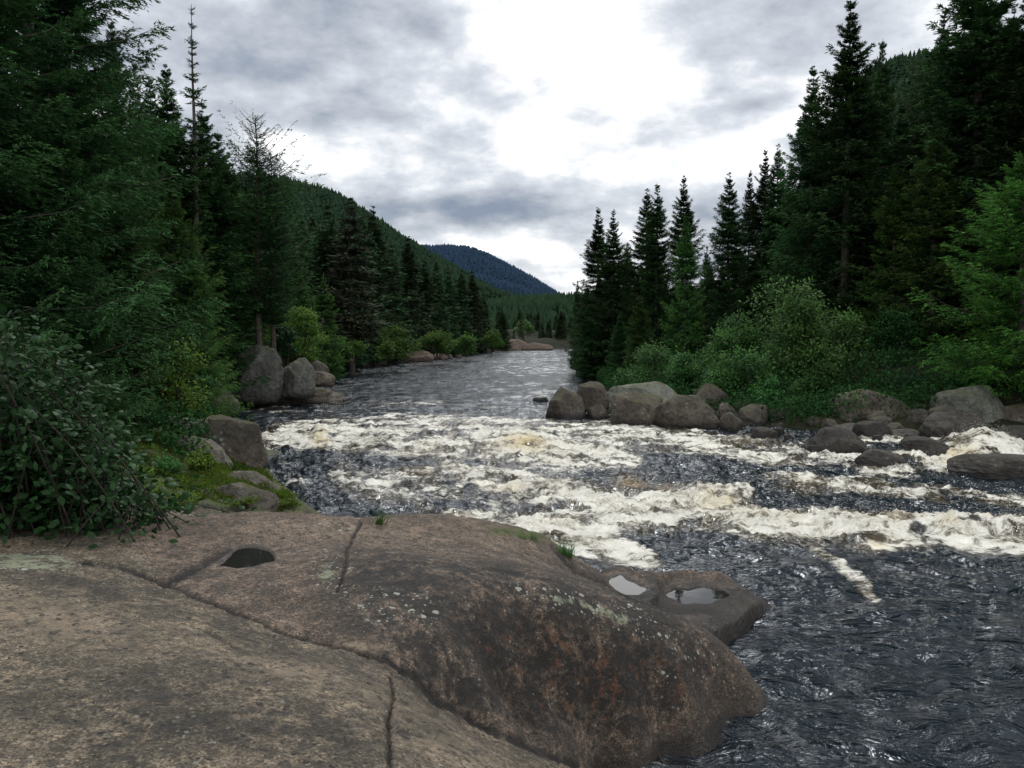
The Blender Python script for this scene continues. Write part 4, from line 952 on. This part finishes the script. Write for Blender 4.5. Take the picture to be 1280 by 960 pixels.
def shrub(px0, px1, pyt, pyb, Y, label, mt='leaf_green', leaf=.09, dens=1.35, name='shrub', group=None, seed=0, lumps=14, cat='bush', depth=.8, layer=0, zfloor=None, sprigs=0, kind=None):
    r = np.random.default_rng(seed + 900)
    x0 = (px0 - 640) / F * Y; x1 = (px1 - 640) / F * Y; zt = at(640, pyt, Y)[2]; zb = at(640, pyb, Y)[2]
    if zfloor is not None: zb = zfloor
    w, h = x1 - x0, zt - zb; c = np.array([(x0 + x1) / 2, Y + w * depth * .2, zb])
    # lumps within a dome
    PP = []; DD = []; TT = []; tipc = []
    cent = []
    for k in range(lumps):
        a = r.uniform(0, 6.28); q = r.uniform(0, 1) ** .6; zz = r.uniform(.12, .95)
        prof = math.sqrt(max(.05, 1 - (zz * .95) ** 2.2))
        cx = math.cos(a) * q * w * .42 * prof; cy = math.sin(a) * q * w * .42 * depth * prof
        rad = np.array([w * .17, w * .17 * depth, h * .13]) * r.uniform(.5, 1.5)
        if layer: rad = rad * [1.3, 1.3, .45]
        cent.append((cx, cy, zz * h * .92, rad))
    n_l = int(dens * 26 * max(w * h, .2) / (leaf * leaf) * .12 / lumps * 3.4)
    for cx, cy, cz, rad in cent:
        v = norm(r.normal(0, 1, (n_l, 3))); rr = r.uniform(.35, 1.12, n_l)[:, None] ** .6
        p = np.array([cx, cy, cz]) + v * rr * rad
        p = p + .12 * rad * r.normal(0, 1, (n_l, 3))
        p[:, 2] = np.maximum(p[:, 2], .02)
        PP.append(p); DD.append(v * .8 + r.normal(0, .6, (n_l, 3)) + [0, 0, -.15]); TT.append(np.clip(rr[:, 0] ** 3 * (.42 + .5 * v[:, 2]) + r.normal(0, .12, n_l), 0, 1))  # painted light: leaf lumps paler on top, shaded inside
        # sprigs poking out
        m = max(4, int(n_l * .012))
        for _ in range(6):
            dv = norm(r.normal(0, 1, 3) + [0, 0, .8]); st = np.array([cx, cy, cz]) + dv * rad * .8; ll = r.uniform(.15, .4) * min(h, 1.4) * (1.0)
            tt = r.uniform(0, 1, m)[:, None]; p = st + dv * ll * tt + r.normal(0, leaf * .35, (m, 3)); PP.append(p); DD.append(r.normal(0, .8, (m, 3)) + dv); TT.append(np.clip(.6 + .4 * tt[:, 0], 0, 1))
    V, Fc, tv = leaves(np.concatenate(PP), np.concatenate(DD), leaf, r, np.concatenate(TT))
    o = thing(name, tuple(c), label, cat, group)
    mb = MB()
    for cx, cy, cz, rad in cent:
        b0 = np.array([cx * .15, cy * .15, -.25]); e = np.array([cx, cy, cz]); mid = (b0 + e) / 2 + [0, 0, .1 * h]
        tt = np.linspace(0, 1, 7)[:, None]; pts = (1 - tt) ** 2 * b0 + 2 * tt * (1 - tt) * mid + tt ** 2 * e
        mb.tube(pts, np.linspace(.016, .004, 7) * max(.5, h), 5)
    link('stem', mb.mesh('shrub_stem', M['twig']), o)
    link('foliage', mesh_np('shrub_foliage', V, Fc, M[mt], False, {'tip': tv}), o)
    return o
G1 = 'leafy bushes on the right bank'
shrub(938, 1112, 345, 525, 29, 'big rounded light green bush above the small brown boulders', 'leaf_green', .13, 1.0, group=G1, seed=1, lumps=26)
shrub(872, 968, 395, 500, 30, 'medium green bush leaning on the big rounded bush', 'leaf_green', .09, 1.0, group=G1, seed=2, lumps=16)
shrub(776, 884, 425, 495, 33, 'low spreading green bush above the lichened flat boulder', 'leaf_green', .09, 1.0, group=G1, seed=3, lumps=16)
shrub(985, 1060, 445, 545, 26.5, 'dark low bush hanging over the shadowed rocks', 'leaf_under', .09, 1.0, group=G1, seed=4, lumps=14)
shrub(1080, 1190, 440, 510, 28.5, 'shaded dark green bush behind the biggest grey boulder', 'leaf_alder', .09, 1.0, group=G1, seed=5, lumps=14)
shrub(930, 990, 470, 530, 27, 'small leafy bush low between the brown boulders', 'leaf_green', .08, 1.0, group=G1, seed=6, lumps=10)
shrub(1230, 1330, 400, 500, 27, 'dark leafy bush under the light green tree at the edge', 'leaf_under', .09, 1.2, group=G1, seed=7, lumps=14)
tree('light', 1282, 185, 24.5, 'light green young tree with layered boughs before the giant dark fir', None, 1.25, name='young_tree')
shrub(1100, 1200, 470, 520, 26.5, 'dark sprawling undergrowth bush between the two large boulders', 'leaf_alder', .08, 1, group=G1, seed=8, lumps=10)
shrub(1140, 1260, 430, 515, 27.5, 'dark leafy bush behind the broad pale boulder', 'leaf_under', .09, 1.2, group=G1, seed=31, lumps=14)
shrub(880, 1000, 440, 515, 28, 'green bush filling the gap above the upright brown boulder', 'leaf_green', .09, 1.2, group=G1, seed=32, lumps=16)
shrub(990, 1060, 470, 540, 26.3, 'green bush hanging down over the dark low rocks', 'leaf_green', .08, 1.2, group=G1, seed=33, lumps=12)
shrub(1090, 1160, 380, 480, 30, 'tall shaded bush between the big rounded bush and the sapling', 'leaf_under', .10, 1.2, group=G1, seed=34, lumps=14)
shrub(830, 900, 440, 500, 30.5, 'light green low bush above the wedge-shaped boulder', 'leaf_green', .09, 1.2, group=G1, seed=35, lumps=12)
G2 = 'leafy bushes on the left bank'
shrub(168, 262, 430, 540, 17.5, 'yellow-green sapling bush glowing in front of the dark conifers', 'leaf_bright', .075, .75, group=G2, seed=11, lumps=18)
shrub(345, 402, 378, 458, 36, 'bright yellow-green young tree over the triangular boulder', 'leaf_bright', .10, .8, group=G2, seed=12, lumps=14, layer=1)
shrub(200, 268, 455, 512, 24, 'dark leafy bush beside the brown shore rock', 'leaf_alder', .08, 1, group=G2, seed=13, lumps=12)
shrub(452, 522, 402, 446, 62, 'large mounded green bush on the far left shore', 'leaf_far', .20, 1, group=G2, seed=14, lumps=14)
shrub(466, 500, 426, 451, 57, 'small round bush in front of the large mounded one at the shore', 'leaf_far', .18, 1, group=G2, seed=15, lumps=8)
shrub(395, 440, 418, 450, 54, 'green bush at the shore under the greyish spruce', 'leaf_far', .18, 1, group=G2, seed=16, lumps=10)
shrub(520, 575, 415, 447, 78, 'grey green bush behind the pinkish ledge', 'leaf_far', .22, 1, group=G2, seed=17, lumps=10)
shrub(560, 605, 420, 444, 90, 'low green bush along the far shore past the pink ledge', 'leaf_far', .25, 1, group=G2, seed=18, lumps=10)
shrub(640, 668, 400, 428, 200, 'pale green leafy tree at the bend of the river', 'leaf_green', .5, 1, name='leafy_tree', group=None, seed=19, lumps=10, cat='tree')
shrub(600, 632, 410, 438, 120, 'dark green bush at the shore just before the river bend', 'leaf_far', .3, 1, group=G2, seed=20, lumps=10)
shrub(430, 460, 428, 448, 56, 'lighter green bush standing near the small grey boulder', 'leaf_far', .16, 1, group=G2, seed=21, lumps=8)
shrub(330, 380, 405, 455, 34, 'dark bush on top of the triangular grey boulder', 'leaf_alder', .1, 1, group=G2, seed=22, lumps=10)

# near alder bush on the rock
def alder():
    r = np.random.default_rng(78)
    o = thing('alder_bush', (-4.35, 7.9, 1.5), 'large leafy alder bush with dark glossy leaves on the edge of the rock', 'bush')
    mb = MB(); PP = []; DD = []; TT = []
    for k in range(330):
        bx = r.normal(-.5, .75); by = r.normal(.3, .5)
        b0 = np.array([bx, by, -.15])
        tx = bx + r.normal(-.25, .55); ty = by + r.normal(-.15, .5)
        # height falls toward the right
        px_t = (tx - 4.35) / (7.9 + ty) * F + 640
        zmax = np.interp(px_t, [-100, 0, 60, 110, 150, 190], [2.35, 2.15, 1.9, 1.4, .85, .3])
        tz = zmax * r.uniform(.35, 1.02)
        if px_t > 185: continue
        e = np.array([tx, ty, tz]); mid = (b0 + e) / 2 + [0, 0, .22 * tz]
        tt = np.linspace(0, 1, 9)[:, None]; pts = (1 - tt) ** 2 * b0 + 2 * tt * (1 - tt) * mid + tt ** 2 * e
        mb.tube(pts, np.linspace(.011, .0025, 9), 5)
        m = int(20 + 38 * tz)
        q = r.uniform(.08, 1, m)[:, None]; p = (1 - q) ** 2 * b0 + 2 * q * (1 - q) * mid + q ** 2 * e
        off = r.normal(0, 1, (m, 3)) * [.16, .16, .10]
        PP.append(p + off); DD.append(off * 5 + r.normal(0, .4, (m, 3)) + [.1, -.25, -.1]); TT.append(np.clip(r.uniform(0, .9, m) * q[:, 0] + .1, 0, 1))
    V, Fc, tv = leaves(np.concatenate(PP), np.concatenate(DD), .086, r, np.concatenate(TT), .18, .62)
    link('stem', mb.mesh('alder_stem', M['twig']), o)
    link('foliage', mesh_np('alder_foliage', V, Fc, M['leaf_alder'], True, {'tip': tv}), o)
alder()
# low trailing alder branch over the slab
def trailing(px, py, label, seed, ln=1.1, mt='leaf_alder'):
    r = np.random.default_rng(seed); p0 = bed_hit(px, py)
    if p0 is None: return
    o = thing('alder_sapling', tuple(p0), label, 'plant'); mb = MB(); PP = []; DD = []
    for k in range(9):
        a = r.uniform(-.5, .8); l = ln * r.uniform(.5, 1)
        e = np.array([math.cos(a) * l * .9, math.sin(a) * l * .3, .12 + .28 * r.uniform()]); mid = e * .5 + [0, 0, .12]
        tt = np.linspace(0, 1, 8)[:, None]; pts = 2 * tt * (1 - tt) * mid + tt ** 2 * e
        mb.tube(pts, np.linspace(.008, .002, 8), 5)
        q = r.uniform(.3, 1, 12)[:, None]; p = 2 * q * (1 - q) * mid + q ** 2 * e
        PP.append(p + r.normal(0, .04, (12, 3))); DD.append(r.normal(0, .5, (12, 3)) + [.5, -.2, 0])
    V, Fc, tv = leaves(np.concatenate(PP), np.concatenate(DD), .075, r, r.uniform(0, .8, 108), .2, .6)
    link('stem', mb.mesh('sapling_stem', M['twig']), o); link('foliage', mesh_np('sapling_foliage', V, Fc, M[mt], True, {'tip': tv}), o)
trailing(85, 650, 'low alder shoots spreading over the rock from the big bush', 5)

# small plants on the mossy bank
def clump(px, py, wpx, hpx, label, n, leaf, mt, seed, name='leafy_plant', cat='plant', wf=.5, hor=.6):
    r = np.random.default_rng(seed); p0 = bed_hit(px, py)
    if p0 is None: print('no hit', label); return
    w = wpx / F * p0[1]; h = hpx / F * p0[1]
    o = thing(name, tuple(p0), label, cat)
    mb = MB(); PP = []; DD = []; TT = []
    for k in range(n):
        a = r.uniform(0, 6.28); q = r.uniform(0, 1) ** .6; e = np.array([math.cos(a) * q * w * .5, math.sin(a) * q * w * .5, h * r.uniform(.5, 1) * (1 - .4 * q)])
        b0 = e * [.35, .35, 0] - [0, 0, .03]
        tt = np.linspace(0, 1, 4)[:, None]; pts = b0 + (e - b0) * tt
        mb.tube(pts, np.linspace(.004, .0015, 4), 4)
        m = 12; qq = r.uniform(.25, 1, m)[:, None]; PP.append(b0 + (e - b0) * qq + r.normal(0, leaf * .35, (m, 3))); DD.append(r.normal(0, .7, (m, 3)) + [0, 0, .3]); TT.append(qq[:, 0] * r.uniform(.4, 1, m))
    V, Fc, tv = leaves(np.concatenate(PP), np.concatenate(DD), leaf, r, np.concatenate(TT), .15, wf)
    link('stem', mb.mesh('plant_stem', M['twig']), o); link('foliage', mesh_np('plant_foliage', V, Fc, M[mt], True, {'tip': tv}), o)
clump(252, 588, 42, 32, 'bright yellow-green leafy plant beside the rounded boulder on the moss', 70, .05, 'leaf_bright', 1)
clump(208, 594, 44, 34, 'green leafy plant left of the yellow-green one on the mossy bank', 60, .05, 'leaf_green', 2)
clump(170, 600, 44, 26, 'low bright plant at the foot of the alder bush', 60, .045, 'leaf_bright', 3)
clump(225, 632, 60, 22, 'bright green mossy herb mat on the edge above the brown slab', 130, .04, 'leaf_bright', 4)
clump(180, 622, 50, 24, 'dense low green herbs under the trailing alder leaves', 90, .04, 'leaf_bright', 5)
clump(130, 560, 80, 40, 'leafy shrublet covering the pale rock beside the alder bush', 120, .06, 'leaf_green', 6)
clump(300, 628, 60, 10, 'thin bright moss mat along the waterline ledge', 150, .025, 'leaf_bright', 7, name='moss_cushion', cat='moss')
clump(345, 630, 50, 8, 'yellowish moss mat at the tip of the mossy ledge', 120, .025, 'leaf_bright', 8, name='moss_cushion', cat='moss')
clump(155, 618, 50, 22, 'low green herbs between the alder bush and the brown slab', 90, .04, 'leaf_green', 9)
clump(190, 640, 70, 16, 'green fringe of herbs along the back of the brown slab', 120, .035, 'leaf_green', 10)
# grass tufts
def tuft(px, py, wpx, hpx, n, label, seed, lean=.2, hit=None):
    r = np.random.default_rng(seed); p0 = bed_hit(px, py) if hit is None else hit
    if p0 is None: print('no hit', label); return
    h = hpx / F * p0[1]; w = wpx / F * p0[1]; V = []; Fc = []; tv = []
    for k in range(n):
        b0 = np.array([r.normal(0, w * .16), r.normal(0, w * .10), -.03]); d = np.array([r.normal(lean, .35), r.normal(0, .3), 1.]); d /= np.linalg.norm(d); l = h * r.uniform(.5, 1.1)
        s = np.array([-d[1] + .8, d[0] * .3 + .3, 0]); s = s / np.linalg.norm(s) * .004
        for j in range(5):
            u = j / 4; c = b0 + d * l * u + np.array([d[0], d[1], -.25]) * l * .35 * u * u
            wv = s * (1 - u * .9); V += [c - wv, c + wv]; tv += [u, u]
        o_ = k * 10
        for j in range(4): Fc.append([o_ + 2 * j, o_ + 2 * j + 1, o_ + 2 * j + 3, o_ + 2 * j + 2])
    o = link('grass_tuft', mesh_np('tuft', np.array(V), np.array(Fc), M['leaf_green'], True, {'tip': np.array(tv)}), loc=tuple(p0)); tag(o, label, 'grass tuft', 'grass tufts in the rock cracks')
tuft(470, 655, 34, 30, 55, 'thin grass tuft in the crack at the back edge of the rock', 1, .5)
tuft(707, 694, 30, 30, 90, 'bushy green grass tuft where the rock steps down to the ledge', 2, .1)
tuft(664, 673, 30, 12, 50, 'short mossy grass tuft on the rim of the rock beside the foam', 3, .1)
tuft(648, 671, 26, 8, 50, 'flat patch of short grass further up the rock rim', 4, .1)

# litter on the slab
def litter():
    r = np.random.default_rng(3); n = 260; V = []; Fc = []; k = 0
    while k < n:
        px = r.uniform(0, 520) if r.uniform() < .8 else r.uniform(520, 700); py = r.uniform(655, 955)
        p = bed_hit(px, py)
        if p is None or p[2] < .6: k += 1; continue
        a = r.uniform(0, 6.28); l = r.uniform(.004, .013); w = l * r.uniform(.2, .6)
        u = np.array([math.cos(a), math.sin(a), r.normal(0, .2)]) * l; v = np.array([-math.sin(a), math.cos(a), r.normal(0, .2)]) * w
        p = p + [0, 0, .006]; b_ = len(V); V += [p - u, p - v, p + u, p + v + [0, 0, .002]]; Fc.append([b_, b_ + 1, b_ + 2, b_ + 3]); k += 1
    o = link('leaf_litter', mesh_np('litter', np.array(V), np.array(Fc), M['litter'])); tag(o, 'dry leaf scraps and needles scattered over the rock', 'litter', kind='stuff')
litter()

# ------------------------------------------------------------------ undergrowth along both banks
def undergrowth():
    r = np.random.default_rng(9); P0 = []
    for side, n in ((-1, 60000), (1, 80000)):
        Y = r.uniform(23.5, 75, n) if side < 0 else r.uniform(24, 62, n); d = r.uniform(1.6 if side < 0 else 1.0, 8, n)
        x = (shoreL(Y) - d) if side < 0 else (shoreR(Y) + d + .3)
        hm = .25 + .9 * np.clip(fbm(x * .6, Y * .6, 3, 91) + .4, 0, 1)
        z = ground_z(x, Y) + r.uniform(0, 1, n) * hm
        P0.append(np.stack([x, Y, z], -1))
    n = 16000; x = r.uniform(-11, -4.6, n); Y = r.uniform(14.5, 22, n); hm = .15 + .7 * np.clip(fbm(x * .8, Y * .8, 3, 92) + .35, 0, 1)
    keep = x < -.36 * Y ; x, Y, hm = x[keep], Y[keep], hm[keep]
    z = HF(x, Y) + r.uniform(0, 1, len(x)) * hm; P0.append(np.stack([x, Y, z], -1))
    P0 = np.concatenate(P0); n = len(P0)
    V, Fc, tv = leaves(P0, r.normal(0, 1, (n, 3)) + [0, 0, .3], .12, r, r.uniform(0, .8, n))
    o = link('undergrowth', mesh_np('undergrowth', V, Fc, M['leaf_under'], False, {'tip': tv})); tag(o, 'low leafy undergrowth covering the forest edge on both banks', 'undergrowth', kind='stuff')
undergrowth()
def cover():
    r = np.random.default_rng(19); n = 60000; Y = r.uniform(12.2, 17.5, n); x = r.uniform(-8.5, -3.4, n)
    k = (fbm(x * 1.1, Y * .8, 4, 191) + .10 * (Y - 12.2) - .02 > r.uniform(-.05, .25, n)); x, Y = x[k], Y[k]
    z = HF(x, Y) + .16 * (ridged(x * .8 + 3, Y * .55, 4, 12) - .62) + .09 * np.abs(fbm(x * 1.9, Y * 1.5, 4, 13)) + r.uniform(-.01, .10, len(x)) * np.clip(.5 + fbm(x * 2, Y * 2, 2, 195) * 2, .1, 1.6)
    k = z > .62; x, Y, z = x[k], Y[k], z[k]; n = len(x)
    V, Fc, tv = leaves(np.stack([x, Y, z], -1), r.normal(0, .5, (n, 3)) + [0, 0, .8], .055, r, np.clip(.2 + fbm(x * 1.5, Y * 1.5, 3, 193) + r.uniform(0, .5, n), 0, 1), .2, .35)
    o = link('moss', mesh_np('moss', V, Fc, M['leaf_moss'], False, {'tip': tv})); tag(o, 'bright green moss and small herbs creeping over the left bank ledges', 'moss', kind='stuff')
cover()

# ------------------------------------------------------------------ hills
def hill(name, ridge, Y, depthm, m, fname, flabel, ntree, th, fm, zf=-5, seed=0, jag=0):
    """ridge: photo profile turned into a world ridge line at distance Y; the slope runs down toward the river"""
    r = np.random.default_rng(seed)
    px = np.linspace(ridge[0][0], ridge[-1][0], 260); pyv = np.interp(px, [a for a, b in ridge], [b for a, b in ridge])
    k = np.hanning(9); k /= k.sum(); pyp = np.pad(pyv, 4, mode='edge'); pyv = np.convolve(pyp, k, 'valid')
    x = (px - 640) / F * Y; zt = CZ + (420 - pyv) / F * Y
    nr = 90; s = np.linspace(-.7, 1, nr)
    X = x[None, :] * np.ones((nr, 1)); Yv = Y - s[:, None] * depthm * np.ones((1, 260))
    fall = np.where(s >= 0, (1 - s ** 1.25), 1 - (np.abs(s) / .7) ** 2)[:, None]
    sc_ = np.where(s > 0, 1.0, 1.0)[:, None]
    Z = zf + (zt[None, :] - zf) * fall
    Z = Z + (1 - np.abs(fall * 2 - 1)) * .12 * (zt.max() - zf) * fbm(X / (depthm * .25), Yv / (depthm * .25), 4, seed)
    o = link(name, mesh_np(name, np.stack([X, Yv, Z], -1).reshape(-1, 3), grid_faces(nr, 260), m, True)); tag(o, kind='structure')
    # forest on it
    ii = r.uniform(0, 258.99, ntree); jj = r.uniform(0, 1, ntree) ** .8 * 0 + r.uniform(int(nr * .36), nr - 1.01, ntree)
    i0 = ii.astype(int); j0 = jj.astype(int); fi = ii - i0; fj = jj - j0
    def bil(A): return (A[j0, i0] * (1 - fi) + A[j0, i0 + 1] * fi) * (1 - fj) + (A[j0 + 1, i0] * (1 - fi) + A[j0 + 1, i0 + 1] * fi) * fj
    bx, by, bz = bil(X), bil(Yv), bil(Z)
    ht = th * r.uniform(.55, 1.2, ntree) * (1 + .35 * fbm(bx / (th * 8), by / (th * 8), 3, seed + 4)); rd = ht * r.uniform(.22, .42, ntree)
    K = 7; tiers = ((.0, .45, 1.0), (.28, .75, .8), (.55, 1.0, .5))
    V = []; Fc = []; base = 0; tv = []
    for z0, z1, rr in tiers:
        th_ = np.arange(K) * 2 * PI / K + r.uniform(0, 6.28, ntree)[:, None]
        rad = rd[:, None] * rr * r.uniform(.65, 1.2, (ntree, K))
        ring = np.stack([bx[:, None] + np.cos(th_) * rad, by[:, None] + np.sin(th_) * rad, bz[:, None] + ht[:, None] * (z0 + r.uniform(-.06, .06, (ntree, K)))], -1)
        top = np.stack([bx, by, bz + ht * z1], -1)[:, None, :]
        V.append(np.concatenate([ring, top], 1).reshape(-1, 3))
        idx = np.arange(ntree)[:, None] * (K + 1) + base; a = np.arange(K)
        Fc.append(np.stack([idx + a[None], idx + ((a + 1) % K)[None], idx + K + 0 * a[None]], -1).reshape(-1, 3)); base += ntree * (K + 1)
        t_ = np.full((ntree, K + 1), .25); t_[:, K] = .9; tv.append((t_ * r.uniform(.5, 1.1, (ntree, 1))).ravel())
    o = link(fname, mesh_np(fname, np.concatenate(V), np.concatenate(Fc), fm, False, {'tip': np.concatenate(tv)})); tag(o, flabel, 'forest', kind='stuff')
M['forest_hill'] = m_foliage('forest_hill', (0.012, 0.028, 0.018), (0.034, 0.062, 0.036), .05, spec=0.0)
M['forest_haze'] = m_foliage('forest_haze', (0.020, 0.040, 0.068), (0.034, 0.062, 0.096), .03, spec=0.0)  # tree colour carries the painted blue distance haze
hill('hill', [(-150, 250), (200, 232), (340, 230), (380, 238), (430, 254), (470, 278), (500, 300), (540, 325), (580, 348), (620, 371), (660, 392), (700, 405), (760, 418)], 900, 560, M['hill_green'], 'hillside_forest', 'dark green forest covering the hillside behind the far left shore', 20000, 9.5, M['forest_hill'], seed=3)
hill('mountain', [(380, 350), (470, 322), (530, 312), (560, 311), (590, 314), (614, 323), (652, 343), (690, 366), (705, 376), (740, 396), (800, 412)], 2600, 1100, M['hill_haze'], 'mountain_forest', 'hazy blue forest covering the distant mountain', 26000, 13, M['forest_haze'], seed=5)
hill('wooded_hill', [(1000, 260), (1040, 190), (1060, 125), (1080, 100), (1100, 90), (1130, 83), (1180, 84), (1300, 110), (1500, 160), (1700, 300)], 700, 400, M['hill_green'], 'hilltop_forest', 'dark forest on the hilltop showing between the right bank firs', 9000, 9, M['forest_hill'], seed=7)
hill('far_hill', [(560, 405), (640, 392), (700, 390), (760, 388), (900, 380)], 420, 150, M['hill_green'], 'valley_forest', 'dark forest closing the valley beyond the river bend', 5000, 9, M['forest_hill'], seed=9)

# ------------------------------------------------------------------ camera, sun, sky
cam = bpy.data.cameras.new('camera'); co = bpy.data.objects.new('camera', cam); COL.objects.link(co)
cam.sensor_width = 36; cam.lens = 36 * F / 1280; cam.clip_end = 20000; cam.clip_start = .05
co.location = (0, 0, CZ); co.rotation_euler = (PI / 2 - TH, 0, 0)
SC.camera = co
SUN_EL, SUN_AZ = math.radians(52), math.radians(8)      # azimuth from +Y toward +X
sl = bpy.data.lights.new('sun', 'SUN'); sl.energy = 1.5; sl.angle = math.radians(14); sl.color = (1, .985, .95)
so = bpy.data.objects.new('sun', sl); COL.objects.link(so)
d = Vector((math.sin(SUN_AZ) * math.cos(SUN_EL), math.cos(SUN_AZ) * math.cos(SUN_EL), math.sin(SUN_EL)))
so.rotation_euler = d.to_track_quat('Z', 'Y').to_euler()
so.location = (0, 0, 40)
wd = bpy.data.worlds.new('World'); SC.world = wd; wd.use_nodes = True
nt = NT(wd.node_tree)
out = nt.n('ShaderNodeOutputWorld')
sky = nt.n('ShaderNodeTexSky', sky_type='NISHITA', sun_disc=False, sun_elevation=SUN_EL, sun_rotation=SUN_AZ)
tc = nt.n('ShaderNodeTexCoord').outputs['Generated']
sx = nt.n('ShaderNodeSeparateXYZ', ins={0: tc})
dx_, dy_, dz_ = sx.outputs
den = nt.m('ADD', nt.m('MAXIMUM', dz_, 0.0), .22)
uv = nt.n('ShaderNodeCombineXYZ', ins={0: nt.m('DIVIDE', dx_, den), 1: nt.m('DIVIDE', dy_, den), 2: 0.0}).outputs[0]
az = nt.m('ARCTAN2', dx_, dy_); el = nt.m('ARCSINE', dz_)
wn = nt.n('ShaderNodeTexNoise', ins={'Vector': uv, 'Scale': 1.3, 'Detail': 2.0}).outputs['Color']
wsep = nt.n('ShaderNodeSeparateColor', ins={0: wn})
azw = nt.m('ADD', az, nt.m('MULTIPLY', nt.m('SUBTRACT', wsep.outputs[0], .5), .30)); elw = nt.m('ADD', el, nt.m('MULTIPLY', nt.m('SUBTRACT', wsep.outputs[1], .5), .14))
val = None
BLOBS = [(690, 120, 130, 150, .40), (760, 30, 200, 60, .2), (395, 165, 60, 28, .28), (620, 335, 140, 16, .30), (985, 120, 60, 50, .30), (860, 170, 90, 60, .2), (560, 210, 60, 24, .2), (300, 250, 60, 40, .1), (520, 282, 30, 10, .2),
         (420, 60, 170, 52, -.20), (600, 262, 150, 30, -.46), (700, 285, 60, 20, -.15), (925, 275, 80, 60, -.34), (925, 122, 45, 10, -.30), (1120, 60, 130, 60, -.08), (800, 14, 60, 16, -.25), (190, 60, 60, 70, -.1), (680, 120, 14, 14, -.2), (720, 330, 30, 12, -.2), (1000, 160, 60, 16, -.15)]
for (bx, by, rx, ry, a) in BLOBS:
    vx, vy, vz = ray(bx, by); l = math.sqrt(vx * vx + vy * vy + vz * vz); a0 = math.atan2(vx, vy); e0 = math.asin(vz / l)
    u = nt.m('DIVIDE', nt.m('SUBTRACT', azw, a0), rx / F); v = nt.m('DIVIDE', nt.m('SUBTRACT', elw, e0), ry / F)
    g = nt.m('EXPONENT', nt.m('MULTIPLY', nt.m('ADD', nt.m('MULTIPLY', u, u), nt.m('MULTIPLY', v, v)), -1.0))
    t_ = nt.m('MULTIPLY', g, a)
    val = t_ if val is None else nt.m('ADD', val, t_)
n1 = nt.noise(uv, 1.5, 8, .56, 0.0); n2 = nt.noise(uv, 4.5, 8, .58, 0.0)
lowv = nt.n('ShaderNodeCombineXYZ', ins={0: nt.m('MULTIPLY', az, 6.5), 1: nt.m('MULTIPLY', el, 12.0), 2: 3.0}).outputs[0]
n4 = nt.noise(lowv, 1.2, 8, .58, .0)
val = nt.m('ADD', val, nt.m('MULTIPLY', nt.m('SUBTRACT', n4, .5), nt.mr(el, .45, .02, 1.3, 1.9)))
val = nt.m('ADD', nt.m('ADD', val, .60), nt.m('ADD', nt.m('MULTIPLY', nt.m('SUBTRACT', n1, .5), .9), nt.m('MULTIPLY', nt.m('SUBTRACT', n2, .5), .8)))
val = nt.m("ADD", val, nt.mr(dy_, .25, -.3, 0, .28))  # brighter sky added behind the camera to light the tree faces
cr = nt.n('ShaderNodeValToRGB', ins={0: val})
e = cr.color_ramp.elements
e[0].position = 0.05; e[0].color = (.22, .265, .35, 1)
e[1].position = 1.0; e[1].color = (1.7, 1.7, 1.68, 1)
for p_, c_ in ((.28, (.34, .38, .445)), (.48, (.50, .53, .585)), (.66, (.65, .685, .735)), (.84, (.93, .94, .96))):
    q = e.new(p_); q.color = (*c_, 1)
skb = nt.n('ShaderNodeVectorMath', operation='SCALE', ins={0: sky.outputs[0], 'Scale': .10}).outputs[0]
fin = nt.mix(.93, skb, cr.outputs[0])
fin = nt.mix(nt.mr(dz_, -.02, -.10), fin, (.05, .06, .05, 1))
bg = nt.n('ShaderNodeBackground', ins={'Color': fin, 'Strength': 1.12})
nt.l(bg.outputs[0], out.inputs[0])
SC.view_settings.view_transform = 'Standard'; SC.view_settings.look = 'None'; SC.view_settings.exposure = 0
print('done', len(bpy.data.objects))
